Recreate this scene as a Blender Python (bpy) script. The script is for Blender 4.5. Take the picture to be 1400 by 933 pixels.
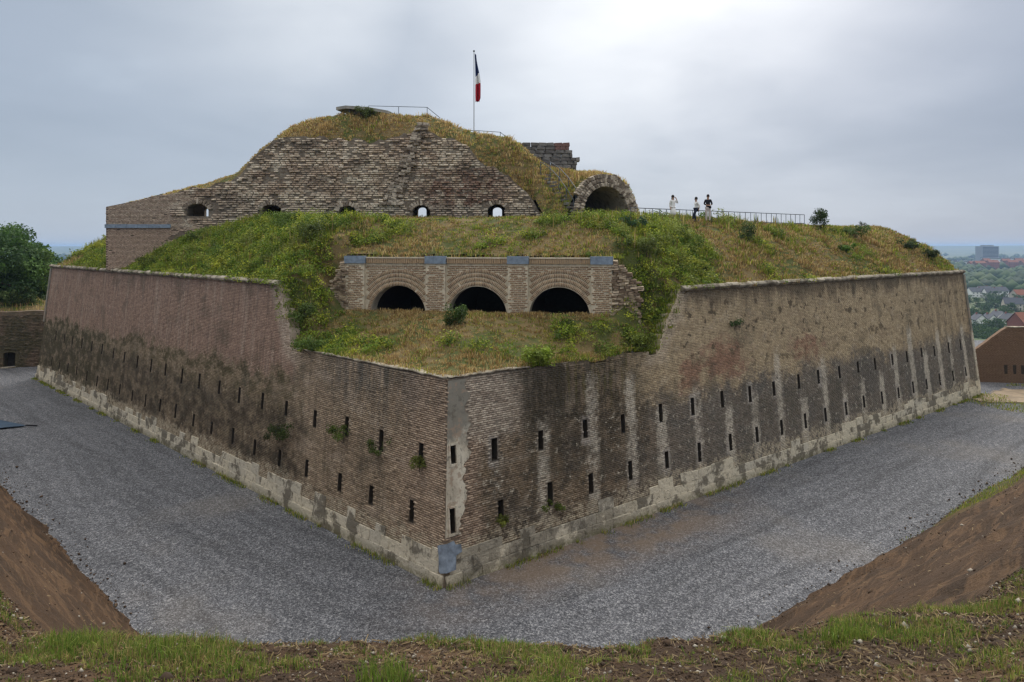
import bpy, bmesh, math, random
import numpy as np
from math import radians, sin, cos, pi
from mathutils import Vector, Matrix

for o in list(bpy.data.objects): bpy.data.objects.remove(o)
SC = bpy.context.scene
COL = SC.collection
RNG = np.random.default_rng(7)
random.seed(7)

# ---------------------------------------------------------------- camera
CAMZ = 13.0
cam_d = bpy.data.cameras.new('camera'); cam = bpy.data.objects.new('camera', cam_d); COL.objects.link(cam)
cam.location = (0, 0, CAMZ); cam.rotation_euler = (pi/2, 0, 0)
cam_d.sensor_width = 36; cam_d.lens = 900/1400*36
cam_d.shift_y = -129.5/1400
cam_d.clip_start = 0.1; cam_d.clip_end = 40000
SC.camera = cam
SC.view_settings.view_transform = 'Standard'; SC.view_settings.look = 'None'
SC.view_settings.gamma = 1.0; SC.view_settings.exposure = 0.72; SC.view_settings.use_curve_mapping = False
SC.render.engine = 'CYCLES'
SC.cycles.max_bounces = 6; SC.cycles.diffuse_bounces = 3; SC.cycles.glossy_bounces = 1
SC.cycles.transmission_bounces = 3; SC.cycles.volume_bounces = 0; SC.cycles.transparent_max_bounces = 4
SC.cycles.use_denoising = True; SC.cycles.sample_clamp_indirect = 2.; SC.cycles.pixel_filter_type = 'BLACKMAN_HARRIS'; SC.cycles.filter_width = 1.4

# ---------------------------------------------------------------- node helper
class NT:
    def __init__(s, tree): s.t = tree; s.L = tree.links
    def n(s, typ, **kw):
        nd = s.t.nodes.new(typ)
        for k, v in kw.items(): setattr(nd, k, v)
        return nd
    def put(s, sock, v):
        if v is None: return
        if isinstance(v, bpy.types.NodeSocket): s.L.new(v, sock)
        else:
            if isinstance(v, (tuple, list)) and sock.type == 'RGBA' and len(v) == 3: v = (*v, 1)
            sock.default_value = v
    def math(s, op, a, b=None, c=None, clamp=False):
        nd = s.n('ShaderNodeMath', operation=op, use_clamp=clamp)
        s.put(nd.inputs[0], a); s.put(nd.inputs[1], b); s.put(nd.inputs[2], c)
        return nd.outputs[0]
    def add(s, *a):
        r = a[0]
        for x in a[1:]: r = s.math('ADD', r, x)
        return r
    def mul(s, *a):
        r = a[0]
        for x in a[1:]: r = s.math('MULTIPLY', r, x)
        return r
    def sub(s, a, b): return s.math('SUBTRACT', a, b)
    def inv(s, a): return s.math('SUBTRACT', 1.0, a)
    def mapr(s, v, a, b, c=0., d=1., smooth=True):
        nd = s.n('ShaderNodeMapRange', interpolation_type='SMOOTHSTEP' if smooth else 'LINEAR')
        for i, x in enumerate((v, a, b, c, d)): s.put(nd.inputs[i], x)
        return nd.outputs[0]
    def mix(s, f, a, b, blend='MIX'):
        nd = s.n('ShaderNodeMix', data_type='RGBA', blend_type=blend)
        s.put(nd.inputs[0], f); s.put(nd.inputs[6], a); s.put(nd.inputs[7], b)
        return nd.outputs[2]
    def xyz(s, x=0., y=0., z=0.):
        nd = s.n('ShaderNodeCombineXYZ')
        for i, v in enumerate((x, y, z)): s.put(nd.inputs[i], v)
        return nd.outputs[0]
    def sep(s, v):
        nd = s.n('ShaderNodeSeparateXYZ'); s.put(nd.inputs[0], v); return nd.outputs
    def noise(s, vec, scale, detail=3., rough=.55, dist=0., col=False):
        nd = s.n('ShaderNodeTexNoise')
        s.put(nd.inputs['Vector'], vec); s.put(nd.inputs['Scale'], scale); s.put(nd.inputs['Detail'], detail)
        s.put(nd.inputs['Roughness'], rough); s.put(nd.inputs['Distortion'], dist)
        return nd.outputs['Color' if col else 'Fac']
    def voro(s, vec, scale, feat='F1', out='Color'):
        nd = s.n('ShaderNodeTexVoronoi', feature=feat); s.put(nd.inputs['Vector'], vec); s.put(nd.inputs['Scale'], scale)
        return nd.outputs[out]
    def attr(s, name, out='Fac'):
        return s.n('ShaderNodeAttribute', attribute_name=name).outputs[out]
    def ramp(s, f, stops, interp='LINEAR'):
        nd = s.n('ShaderNodeValToRGB'); cr = nd.color_ramp; cr.interpolation = interp
        while len(cr.elements) < len(stops): cr.elements.new(.5)
        for e, (p, c) in zip(cr.elements, stops):
            e.position = p; e.color = (*c, 1) if len(c) == 3 else c
        s.put(nd.inputs[0], f); return nd.outputs[0]
    def pos(s): return s.n('ShaderNodeNewGeometry').outputs['Position']
    def uv(s): return s.n('ShaderNodeUVMap').outputs[0]
    def obj(s): return s.n('ShaderNodeTexCoord').outputs['Object']
    def orand(s): return s.n('ShaderNodeObjectInfo').outputs['Random']
    def bump(s, h, strength=.5, dist=.05):
        nd = s.n('ShaderNodeBump'); s.put(nd.inputs['Height'], h); nd.inputs['Strength'].default_value = strength
        nd.inputs['Distance'].default_value = dist; return nd.outputs[0]

def material(name, fn, rough=.9, translucent=0.):
    m = bpy.data.materials.new(name); m.use_nodes = True
    t = NT(m.node_tree); m.node_tree.nodes.clear()
    out = t.n('ShaderNodeOutputMaterial'); b = t.n('ShaderNodeBsdfPrincipled')
    r = fn(t) if callable(fn) else {'col': fn}
    if not isinstance(r, dict): r = {'col': r}
    t.put(b.inputs['Base Color'], r['col']); t.put(b.inputs['Roughness'], r.get('rough', rough))
    b.inputs['Specular IOR Level'].default_value = r.get('spec', .25)
    if 'metal' in r: b.inputs['Metallic'].default_value = r['metal']
    if 'nrm' in r: t.put(b.inputs['Normal'], r['nrm'])
    sh = b.outputs[0]
    if translucent:
        tr = t.n('ShaderNodeBsdfTranslucent'); t.put(tr.inputs[0], r['col'])
        mx = t.n('ShaderNodeMixShader'); mx.inputs[0].default_value = translucent
        t.L.new(sh, mx.inputs[1]); t.L.new(tr.outputs[0], mx.inputs[2]); sh = mx.outputs[0]
    t.L.new(sh, out.inputs[0])
    return m

def flat(name, c, rough=.8, var=.15, scale=3., **kw):
    def f(t):
        n = t.noise(t.obj(), scale, 4)
        k = t.mapr(n, .25, .75, 1-var, 1+var, False)
        return dict(col=t.mix(1., c, t.xyz(k, k, k), 'MULTIPLY'), **kw)
    return material(name, f, rough)

# ---------------------------------------------------------------- world: overcast sky, sun behind thin cloud
SUN_EL, SUN_AZ = radians(42), radians(20)          # azimuth from +Y towards +X
SUN_DIR = Vector((sin(SUN_AZ)*cos(SUN_EL), cos(SUN_AZ)*cos(SUN_EL), sin(SUN_EL)))
W = bpy.data.worlds.new('World'); SC.world = W; W.use_nodes = True
wt = NT(W.node_tree); W.node_tree.nodes.clear()
sky = wt.n('ShaderNodeTexSky', sky_type='NISHITA', sun_disc=False, sun_elevation=SUN_EL, sun_rotation=SUN_AZ)
bg1 = wt.n('ShaderNodeBackground'); wt.L.new(sky.outputs[0], bg1.inputs[0]); bg1.inputs[1].default_value = .07
d = wt.n('ShaderNodeTexCoord').outputs['Generated']
dx, dy, dz = wt.sep(d)
zc = wt.math('MAXIMUM', dz, 0.)
den = wt.add(zc, .16)
cx, cy = wt.math('DIVIDE', dx, den), wt.math('DIVIDE', dy, den)   # flat cloud deck seen in perspective
pv = wt.xyz(cx, cy, 0.)
n1 = wt.noise(pv, .55, 4, .5, .4); n2 = wt.noise(wt.xyz(wt.add(cx, 7.3), wt.mul(cy, 1.), 3.1), 1.5, 5, .55, .3)
cl = wt.add(wt.mul(n1, .75), wt.mul(n2, .25))
base = wt.ramp(cl, [(.30, (.300, .355, .435)), (.52, (.355, .412, .498)), (.68, (.46, .535, .625)), (.82, (.66, .72, .78))])
lowh = wt.mapr(dz, .0, .20, 1., 0.)
base = wt.mix(wt.mul(lowh, .6), base, (.42, .475, .56))
def lobe(v, k):
    v = Vector(v).normalized()
    nd = wt.n('ShaderNodeVectorMath', operation='DOT_PRODUCT'); wt.put(nd.inputs[0], d); nd.inputs[1].default_value = v
    return wt.math('POWER', wt.math('MAXIMUM', nd.outputs['Value'], 0.), k)
glow = wt.math('MAXIMUM', wt.mul(lobe((.26, 1, .52), 16.), 1.18), wt.mul(lobe((-.32, 1, .46), 60.), .75))
glow = wt.mul(glow, wt.mapr(cl, .34, .62, .55, 1.1))
base = wt.mix(wt.math('MINIMUM', glow, 1.), base, (1.0, 1.02, 1.03))
drk = wt.inv(wt.mul(lobe((.85, 1, .22), 5.), .20)); base = wt.mix(1., base, wt.xyz(drk, drk, wt.add(wt.mul(drk, .8), .2)), 'MULTIPLY')
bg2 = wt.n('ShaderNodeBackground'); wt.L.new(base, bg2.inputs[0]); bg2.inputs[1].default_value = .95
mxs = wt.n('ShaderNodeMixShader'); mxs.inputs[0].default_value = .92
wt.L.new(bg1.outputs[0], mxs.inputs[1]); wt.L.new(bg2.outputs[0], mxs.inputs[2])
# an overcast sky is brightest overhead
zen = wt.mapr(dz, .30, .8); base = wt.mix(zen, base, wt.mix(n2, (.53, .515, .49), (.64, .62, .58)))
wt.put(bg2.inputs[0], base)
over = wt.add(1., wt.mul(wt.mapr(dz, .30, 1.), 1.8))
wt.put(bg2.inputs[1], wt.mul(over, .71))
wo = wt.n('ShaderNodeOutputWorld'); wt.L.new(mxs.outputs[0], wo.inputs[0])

sun_d = bpy.data.lights.new('sun', 'SUN'); sun_d.energy = 1.5; sun_d.angle = radians(40); sun_d.color = (1, .95, .88)
sun = bpy.data.objects.new('sun', sun_d); COL.objects.link(sun)
sun.rotation_euler = (-SUN_DIR).to_track_quat('-Z', 'Y').to_euler(); sun.location = (30, 30, 80)

# ---------------------------------------------------------------- numpy noise
def _h(ix, iy, s):
    a = (ix.astype(np.int64)*374761393 + iy.astype(np.int64)*668265263 + s*982451653) & 0x7fffffff
    a = ((a ^ (a >> 13))*1274126177) & 0x7fffffff
    return ((a ^ (a >> 16)) & 0xffff)/65535.
def vnoise(x, y, s=0):
    x = np.asarray(x, float); y = np.asarray(y, float)
    ix, iy = np.floor(x), np.floor(y); fx, fy = x-ix, y-iy
    fx = fx*fx*(3-2*fx); fy = fy*fy*(3-2*fy)
    a, b, c, d_ = _h(ix, iy, s), _h(ix+1, iy, s), _h(ix, iy+1, s), _h(ix+1, iy+1, s)
    return (a*(1-fx)+b*fx)*(1-fy)+(c*(1-fx)+d_*fx)*fy
def fbm(x, y, s=0, o=4):
    r = 0; amp = .5; tot = 0
    for i in range(o):
        r = r+amp*vnoise(np.asarray(x)*2**i, np.asarray(y)*2**i, s+i*17); tot += amp; amp *= .5
    return r/tot
def sstep(a, b, x):
    t = np.clip((np.asarray(x, float)-a)/(b-a), 0, 1); return t*t*(3-2*t)

# ---------------------------------------------------------------- object helpers
def link(o, parent=None):
    COL.objects.link(o)
    if parent is not None: o.parent = parent
    return o
def mesh_np(name, verts, faces, mat=None, parent=None, uv=None, attrs=None, cols=None, smooth=False, make=True):
    """faces: list of int arrays (N,k). uv per vertex. attrs {name: per-vertex float}. cols per-vertex (N,3)"""
    me = bpy.data.meshes.new(name); verts = np.asarray(verts, np.float32)
    if not isinstance(faces, list): faces = [faces]
    faces = [np.asarray(f, np.int32) for f in faces if len(f)]
    me.vertices.add(len(verts)); me.vertices.foreach_set('co', verts.ravel())
    idx = np.concatenate([f.ravel() for f in faces]); tot = np.concatenate([np.full(len(f), f.shape[1], np.int32) for f in faces])
    st = np.concatenate([[0], np.cumsum(tot)[:-1]]).astype(np.int32)
    me.loops.add(len(idx)); me.loops.foreach_set('vertex_index', idx)
    me.polygons.add(len(tot)); me.polygons.foreach_set('loop_start', st); me.polygons.foreach_set('loop_total', tot)
    if smooth: me.polygons.foreach_set('use_smooth', np.ones(len(tot), bool))
    if uv is not None:
        l = me.uv_layers.new(name='UVMap'); l.data.foreach_set('uv', np.asarray(uv, np.float32)[idx].ravel())
    for k, v in (attrs or {}).items():
        a = me.attributes.new(k, 'FLOAT', 'POINT'); a.data.foreach_set('value', np.asarray(v, np.float32))
    if cols is not None:
        a = me.attributes.new('col', 'FLOAT_COLOR', 'POINT')
        a.data.foreach_set('color', np.concatenate([cols, np.ones((len(cols), 1))], 1).astype(np.float32).ravel())
    me.update(); me.validate()
    if mat: me.materials.append(mat)
    if not make: return me
    return link(bpy.data.objects.new(name, me), parent)

def tag(o, label=None, cat=None, group=None, kind=None):
    if label: o['label'] = label
    if cat: o['category'] = cat
    if group: o['group'] = group
    if kind: o['kind'] = kind
    return o
def thing(name, label, cat, loc=(0, 0, 0), rz=0., group=None):
    o = bpy.data.objects.new(name, None); link(o); o.location = loc; o.rotation_euler = (0, 0, rz); o.empty_display_size = .3
    return tag(o, label, cat, group)

class MB:
    """collects boxes, bars and prisms; build() makes ONE mesh object"""
    def __init__(s): s.v = []; s.f = []
    def add(s, vs, fs):
        k = len(s.v); s.v += [tuple(v) for v in vs]; s.f += [tuple(i+k for i in f) for f in fs]; return s
    def box(s, c, sz, rz=0., rx=0., ry=0.):
        M = Matrix.Translation(c) @ Matrix.Rotation(rz, 4, 'Z') @ Matrix.Rotation(ry, 4, 'Y') @ Matrix.Rotation(rx, 4, 'X')
        vs = [M @ Vector((x*sz[0]/2, y*sz[1]/2, z*sz[2]/2)) for x in (-1, 1) for y in (-1, 1) for z in (-1, 1)]
        return s.add(vs, [(0, 1, 3, 2), (4, 6, 7, 5), (0, 4, 5, 1), (2, 3, 7, 6), (0, 2, 6, 4), (1, 5, 7, 3)])
    def bar(s, a, b, r, n=6, r2=None):
        a, b = Vector(a), Vector(b); q = (b-a).to_track_quat('Z', 'Y'); r2 = r if r2 is None else r2
        vs = [a+q @ Vector((r*cos(2*pi*i/n), r*sin(2*pi*i/n), 0)) for i in range(n)]
        vs += [b+q @ Vector((r2*cos(2*pi*i/n), r2*sin(2*pi*i/n), 0)) for i in range(n)]
        fs = [(i, (i+1) % n, n+(i+1) % n, n+i) for i in range(n)]+[tuple(range(n-1, -1, -1)), tuple(range(n, 2*n))]
        return s.add(vs, fs)
    def prism(s, poly, a, b):
        """poly: list of 3-vectors; extruded by vector b-a"""
        dlt = Vector(b)-Vector(a); n = len(poly)
        vs = [Vector(p) for p in poly]+[Vector(p)+dlt for p in poly]
        return s.add(vs, [tuple(range(n-1, -1, -1)), tuple(range(n, 2*n))]+[(i, (i+1) % n, n+(i+1) % n, n+i) for i in range(n)])
    def mesh(s, name, mat=None, smooth=False):
        me = bpy.data.meshes.new(name); me.from_pydata(s.v, [], s.f); me.update()
        bm = bmesh.new(); bm.from_mesh(me); bmesh.ops.recalc_face_normals(bm, faces=bm.faces); bm.to_mesh(me); bm.free()
        if mat: me.materials.append(mat)
        if smooth:
            for p in me.polygons: p.use_smooth = True
        return me
    def build(s, name, mat, parent=None, smooth=False):
        return link(bpy.data.objects.new(name, s.mesh(name, mat, smooth)), parent)

def PX(px, d_): return (px-700)/900*d_            # photo column -> x at distance d_
def PZ(py, d_): return CAMZ-(py-337)/900*d_       # photo row -> height at distance d_

def grid_mesh(name, xs, ys, zfun, mat, keep=None, uvfun=None, smooth=True, cols=None):
    X, Y = np.meshgrid(xs, ys); Z = zfun(X, Y); nx, ny = len(xs), len(ys)
    i = np.arange(nx*ny).reshape(ny, nx)
    q = np.stack([i[:-1, :-1], i[:-1, 1:], i[1:, 1:], i[1:, :-1]], -1).reshape(-1, 4)
    V = np.stack([X, Y, Z], -1).reshape(-1, 3)
    if keep is not None:
        q = q[keep(V, q)]
        used = np.unique(q); rm = np.zeros(len(V), int); rm[used] = np.arange(len(used)); V = V[used]; q = rm[q]
    uv = uvfun(V) if uvfun else V[:, :2]
    o = mesh_np(name, V, q, mat, None, uv=uv, smooth=smooth)
    return o, V, q

def sample_faces(V, q, n, rng):
    """n random points on the quads, weighted by area"""
    a, b, c, e = V[q[:, 0]], V[q[:, 1]], V[q[:, 2]], V[q[:, 3]]
    ar = np.linalg.norm(np.cross(c-a, e-b), axis=1)*.5
    k = rng.choice(len(q), n, p=ar/ar.sum()); s, t = rng.random(n)[:, None], rng.random(n)[:, None]
    return (a[k]*(1-s)+b[k]*s)*(1-t)+(e[k]*(1-s)+c[k]*s)*t

def blades(name, P, h, w, col, mat, rng, lean=.55, up=None, tuft=None):
    """P (N,3) roots, h (N) height, w (N) width, col (N,3): bent strips of three triangles; tuft (N,2) = push away from the tuft's middle"""
    n = len(P); ang = rng.random(n)*2*pi; la = rng.random(n)*2*pi
    ln = np.abs(rng.normal(0, lean, n)).clip(0, 1.6)
    s = np.stack([np.cos(ang), np.sin(ang), np.zeros(n)], 1)*w[:, None]*.5
    dl = np.stack([np.cos(la), np.sin(la), np.zeros(n)], 1)
    if tuft is not None: dl = dl*.45+np.concatenate([tuft, np.zeros((n, 1))], 1)
    if up is not None: dl = dl+up
    mid = P+dl*(h*ln*.25)[:, None]+np.array([0, 0, 1])*(h*.6)[:, None]
    tip = P+dl*(h*ln*.85)[:, None]+np.array([0, 0, 1])*(h*(1-.28*ln.clip(0, 1.4)))[:, None]
    V = np.stack([P-s, P+s, mid+s*.75, mid-s*.75, tip], 1).reshape(-1, 3)
    b = np.arange(n)*5
    q = np.stack([b, b+1, b+2, b+3], 1); t = np.stack([b+3, b+2, b+4], 1)
    return mesh_np(name, V, [q, t], mat, cols=np.repeat(col, 5, 0))
def tufts(C, per, rad, rng):
    """spread each centre into a tuft of blades: roots, centre index, outward push"""
    k = np.repeat(np.arange(len(C)), per); a = rng.random(len(k))*2*pi; r = np.sqrt(rng.random(len(k)))
    off = np.stack([np.cos(a), np.sin(a)], 1)*r[:, None]
    P = C[k].copy(); P[:, :2] += off*rad[k][:, None]
    return P, k, off*1.1

def leaf_cards(C, R, size, rng, flatness=.8):
    """one leaf-shaped quad per centre; R (N,3) outward-ish direction"""
    n = len(C); r = rng.normal(size=(n, 3)); r /= np.linalg.norm(r, axis=1)[:, None]
    nn = R*flatness+r*(1.2-flatness*.5); nn /= np.linalg.norm(nn, axis=1)[:, None]
    t = np.cross(nn, rng.normal(size=(n, 3))); t /= np.linalg.norm(t, axis=1)[:, None]; b = np.cross(nn, t)
    s = size[:, None]
    V = np.stack([C-t*s*.5, C+b*s*.3+nn*s*.05, C+t*s*.55, C-b*s*.3+nn*s*.05], 1).reshape(-1, 3)
    i = np.arange(n)*4
    return V, np.stack([i, i+1, i+2, i+3], 1)

# ---------------------------------------------------------------- fort plan
T = np.array([-2.58, 25.0])
A = np.array([-.743, .669]); B = np.array([.8, .6])               # along the two faces, away from the salient
INA = np.array([.669, .743]); INB = np.array([-.6, .8])           # inward normals
LA, LB = 59.5, 54.5
BAT = .10
ZA, ZB = 11.0, 10.72                                             # cordon heights
CA, CB = T+A*LA, T+B*LB
PENT = [T, CB, np.array([31., 96.]), np.array([-30., 100.]), CA]
def pent_d(x, y):
    """inward distance from the nearest fort edge"""
    r = None
    for i in range(5):
        p, q = PENT[i], PENT[(i+1) % 5]; e = (q-p)/np.linalg.norm(q-p); n = np.array([-e[1], e[0]])
        dd = (x-p[0])*n[0]+(y-p[1])*n[1]
        if i == 1: dd = np.where(dd > .9, .9+(dd-.9)*1.9, dd)
        r = dd if r is None else np.minimum(r, dd)
    return r
C0 = np.array([-9.4, 37.5]); E = np.array([15., -2.7]); E = E/np.linalg.norm(E); FN = np.array([E[1], -E[0]])  # casemate front
CLEN = 15.0
def case_qw(x, y):
    return (x-C0[0])*E[0]+(y-C0[1])*E[1], (x-C0[0])*FN[0]+(y-C0[1])*FN[1]
def z_low(x, y):
    dl = np.minimum((x-T[0])*INA[0]+(y-T[1])*INA[1], (x-T[0])*INB[0]+(y-T[1])*INB[1])-.9
    q, w = case_qw(x, y)
    return 7.72+1.60*np.maximum(sstep(0., 5.6, dl), sstep(4.5, .4, w)*sstep(0, 1.5, dl))+.18*(fbm(x*.9, y*.9, 5)-.5)*sstep(.2, 1.5, dl)
def z_up(x, y):
    d_ = pent_d(x, y)-1.3
    zc = np.where((x-T[0])*INA[0]+(y-T[1])*INA[1] < (x-T[0])*INB[0]+(y-T[1])*INB[1], ZA, ZB)
    t = np.clip(d_/5.9, 0, 1); prof = t*(1.45-.45*t)
    q, w = case_qw(x, y); qo = np.maximum(np.maximum(-q, q-CLEN), 0)
    zz = zc-.05+(14.75-zc)*prof+.6*sstep(44, 52.5, y)*(1-sstep(13, 22, x))*sstep(5, 9, d_)
    zz = np.minimum(zz, 12.42+.46*np.maximum(-w, 0)+.9*qo+6.*np.maximum(w, 0))
    return zz+.5*(fbm(x*.35, y*.35, 3)-.5)*np.sin(pi*np.clip(t, 0, 1))+.16*(fbm(x*1.3, y*1.3, 4)-.5)
def z_fort(x, y):
    q, w = case_qw(x, y)
    qo = np.maximum(np.maximum(-q, q-CLEN), 0)
    zu = z_up(x, y); zl = z_low(x, y)
    di = np.where(w > 0, qo, np.where(qo > 0, np.hypot(qo, w*3), 9.))
    da, db = (x-T[0])*INA[0]+(y-T[1])*INA[1], (x-T[0])*INB[0]+(y-T[1])*INB[1]
    ua, ub = (x-T[0])*A[0]+(y-T[1])*A[1], (x-T[0])*B[0]+(y-T[1])*B[1]
    capa = np.where(da < 4, 7.70+(ZA-7.7)*np.clip((ua-12.9)/2.0, 0, 1)+np.maximum(da-1., 0)*1.5, 99)
    capb = np.where(db < 4, 7.70+(ZB-7.7)*np.clip((ub-13.4)/2.3, 0, 1)+np.maximum(db-1., 0)*1.5, 99)
    k = sstep(-.2, 2.6, di+.8*(fbm(x*.8, y*.8, 9)-.5)*(di > .05))
    return np.minimum(zl*(1-k)+zu*k, np.minimum(np.where(ua < 15.2, capa, 99), np.where(ub < 16., capb, 99)))

# ================================================================ MATERIALS
def wall_stains(t, side, mortar):
    """brickwork of the two long faces in metres along (u) and up (v) the wall"""
    u, v, _ = t.sep(t.uv()); vec = t.xyz(u, v, 0.)
    rnd = t.attr('rnd')
    big = t.noise(vec, .22, 4, .6); mid = t.noise(vec, .8, 6, .68); fine = t.noise(vec, 3.6, 5, .7); grit = t.noise(vec, 11., 3, .7)
    drip = t.noise(t.xyz(t.mul(u, 1.6), t.mul(v, .16), 4.), 1., 6, .65)
    drip2 = t.noise(t.xyz(t.mul(u, 4.5), t.mul(v, .35), 9.), 1., 5, .65)
    pat = t.noise(t.xyz(u, t.mul(v, 1.5), 31.), .55, 6, .66); pat2 = t.noise(t.xyz(u, t.mul(v, 1.3), 57.), 1.25, 5, .68)
    edge = t.add(v, t.mul(t.sub(mid, .5), 3.0), t.mul(t.sub(big, .5), 2.4), t.mul(t.sub(fine, .5), 1.6))
    if side == 'A':
        upper = t.mul(t.mapr(edge, 5.9, 6.6), t.mapr(t.add(u, t.mul(t.sub(mid, .5), 2.)), 11.3, 12.2))
        cu = t.mix(rnd, (.355, .245, .185), (.278, .186, .140)); cu = t.mix(t.mul(t.mapr(drip, .50, .62), .6), cu, (.43, .34, .27))
        cu = t.mix(t.mul(t.mapr(drip2, .52, .62), .6), cu, (.165, .118, .092)); cu = t.mix(t.mul(t.mapr(pat, .55, .66), .4), cu, (.25, .18, .15))
        cl = t.mix(rnd, (.44, .345, .245), (.28, .213, .148))
        cl = t.mix(t.mul(t.mapr(pat, .50, .62), .55), cl, (.50, .41, .32))
        cl = t.mix(t.mul(t.mapr(drip, .48, .62), .5), cl, (.19, .15, .105))
        cl = t.mix(t.mul(t.mapr(pat2, .57, .66), .5), cl, (.13, .105, .078))
        belt = t.mul(t.mapr(edge, .9, 1.8), t.mapr(edge, 4.4, 5.4, 1., 0.), t.mapr(t.add(u, t.mul(t.sub(mid, .5), 6.)), 9.8, 12.5))
        belt2 = t.mul(t.mapr(edge, 3.9, 5.9), t.mapr(edge, 6.1, 6.9, 1., 0.), t.mapr(u, 10., 13.))
        zone = t.mul(t.mapr(t.add(u, t.mul(t.sub(mid, .5), 5.)), 10.5, 13.), .45); cl = t.mix(zone, cl, t.mix(rnd, (.25, .195, .125), (.14, .108, .07)))
        cl = t.mix(t.mul(belt, t.mapr(t.add(t.mul(mid, .6), t.mul(pat2, .4)), .40, .60, .25, .93)), cl, (.062, .050, .036))
        cl = t.mix(t.mul(belt2, t.mapr(pat2, .44, .58, .1, .85)), cl, (.085, .074, .036))
        cl = t.mix(t.mul(t.mapr(u, 32., 46.), t.mapr(pat2, .38, .56), .8), cl, (.078, .070, .038))
        col = t.mix(upper, cl, cu)
        g = t.mul(t.mapr(edge, 5.0, 7.2), t.mapr(u, 10.5, 7.), .8)
        col = t.mix(t.mul(g, t.mapr(drip, .38, .56)), col, (.155, .145, .125))
        tone = t.mul(t.mapr(u, 4.5, 1.), .55); col = t.mix(tone, col, t.mix(rnd, (.52, .395, .30), (.36, .26, .19)))
        col = t.mix(t.mul(t.mapr(fine, .60, .70), t.mapr(big, .35, .6), .55), col, (.56, .50, .41))
        mort = t.mix(upper, (.075, .060, .046), (.36, .29, .245))
    else:
        upper = t.mul(t.mapr(edge, 4.7, 6.0), t.mapr(t.add(u, t.mul(t.sub(mid, .5), 5.)), 9.0, 12.5))
        cu = t.mix(rnd, (.49, .39, .255), (.37, .29, .185))
        cu = t.mix(t.mul(t.mapr(pat, .50, .62), .5), cu, (.31, .24, .16)); cu = t.mix(t.mul(t.mapr(pat2, .54, .64), .45), cu, (.55, .46, .34))
        def spot(a, b, ra, rb): return t.math('POWER', 2.718, t.mul(-1., t.add(t.math('POWER', t.mul(t.sub(u, a), 1/ra), 2.), t.math('POWER', t.mul(t.sub(v, b), 1/rb), 2.))))
        redm = t.mapr(t.add(t.math('MAXIMUM', spot(18.3, 6.7, 2.6, 1.5), t.math('MAXIMUM', spot(15.2, 6.2, 1.3, 1.3), t.mul(spot(27., 6.6, 2.6, 1.2), .8))), t.mul(t.sub(pat2, .5), 2.2)), .40, .85)
        cu = t.mix(t.mul(redm, .68), cu, t.mix(rnd, (.31, .150, .105), (.19, .09, .065)))
        hole = t.mapr(t.noise(vec, 1.35, 5, .62), .565, .63)
        cu = t.mix(t.mul(hole, t.mapr(v, 5., 8.2, .35, .9)), cu, (.105, .080, .052))
        cu = t.mix(t.mul(t.mapr(t.add(v, t.mul(t.sub(drip, .5), 4.)), 9.3, 10.4), .75), cu, (.135, .105, .072))
        cu = t.mix(t.mul(t.mapr(u, 36., 50.), t.mapr(drip, .42, .6), .5), cu, (.17, .135, .095))
        cl = t.mix(rnd, (.285, .22, .155), (.195, .147, .102))
        cl = t.mix(t.mul(t.mapr(pat, .52, .62), .6), cl, (.40, .34, .265))
        cl = t.mix(t.mul(t.mapr(pat2, .49, .60), .65), cl, (.090, .078, .060))
        cl = t.mix(t.mul(t.mapr(mid, .52, .60), .55), cl, (.24, .18, .115))
        cl = t.mix(t.mul(t.mapr(big, .52, .40), .60), cl, (.095, .085, .072))
        grey = t.mul(t.mapr(t.add(u, t.mul(t.sub(mid, .5), 6.)), 9., 14.), .62); cl = t.mix(grey, cl, t.mix(pat2, t.mix(rnd, (.13, .125, .118), (.095, .09, .085)), t.mix(rnd, (.235, .222, .20), (.17, .16, .145))))
        tipz = t.mul(t.mapr(edge, 4.7, 5.5), t.mapr(t.add(u, t.mul(t.sub(fine, .5), 2.5)), 4.4, 3.0))
        cl = t.mix(t.mul(tipz, .92), cl, t.mix(rnd, (.60, .52, .425), (.31, .25, .20)))
        near = t.mul(t.mapr(t.add(u, t.mul(t.sub(mid, .5), 2.5)), 2.2, 1.2), t.mapr(v, 5.6, 5.0))
        cl = t.mix(t.mul(near, .85), cl, t.mix(rnd, (.50, .38, .285), (.25, .175, .13)))
        damp = t.mul(t.mapr(t.add(t.mul(drip, .7), t.mul(pat2, .3)), .42, .55), t.mapr(u, 3., 4.6), t.mapr(u, 13., 11.), t.mapr(v, 1.5, 6.5))
        cl = t.mix(t.mul(damp, .82), cl, (.066, .056, .038))
        mossy = t.mul(t.mapr(drip2, .5, .62), t.mapr(u, 5., 7.), t.mapr(u, 13., 11.), t.mapr(v, 4.6, 6.8)); cl = t.mix(t.mul(mossy, .6), cl, (.13, .115, .04))
        col = t.mix(upper, cl, cu)
        # whitish lime tongues at even distances, one between every two loopholes
        uu = t.mul(t.add(u, t.mul(t.sub(t.noise(t.xyz(t.mul(u, .25), t.mul(v, .8), 2.), 1.1, 4), .5), .45), -1.20), 1/2.62)
        ix = t.math('FLOOR', uu); fr = t.sub(uu, ix)
        wn_ = t.n('ShaderNodeTexWhiteNoise', noise_dimensions='1D'); t.put(wn_.inputs['W'], ix); wa, wb, wc = t.sep(wn_.outputs['Color'])
        dd = t.math('ABSOLUTE', t.sub(fr, t.add(.42, t.mul(wa, .16))))
        st = t.mapr(t.sub(t.add(-.06, t.mul(wb, .045), t.mul(drip2, .12), t.mul(fine, .17)), dd), -.085, .045)
        hi = t.add(3.6, t.mul(wc, 3.6), t.mul(t.sub(fine, .5), 1.2))
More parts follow.
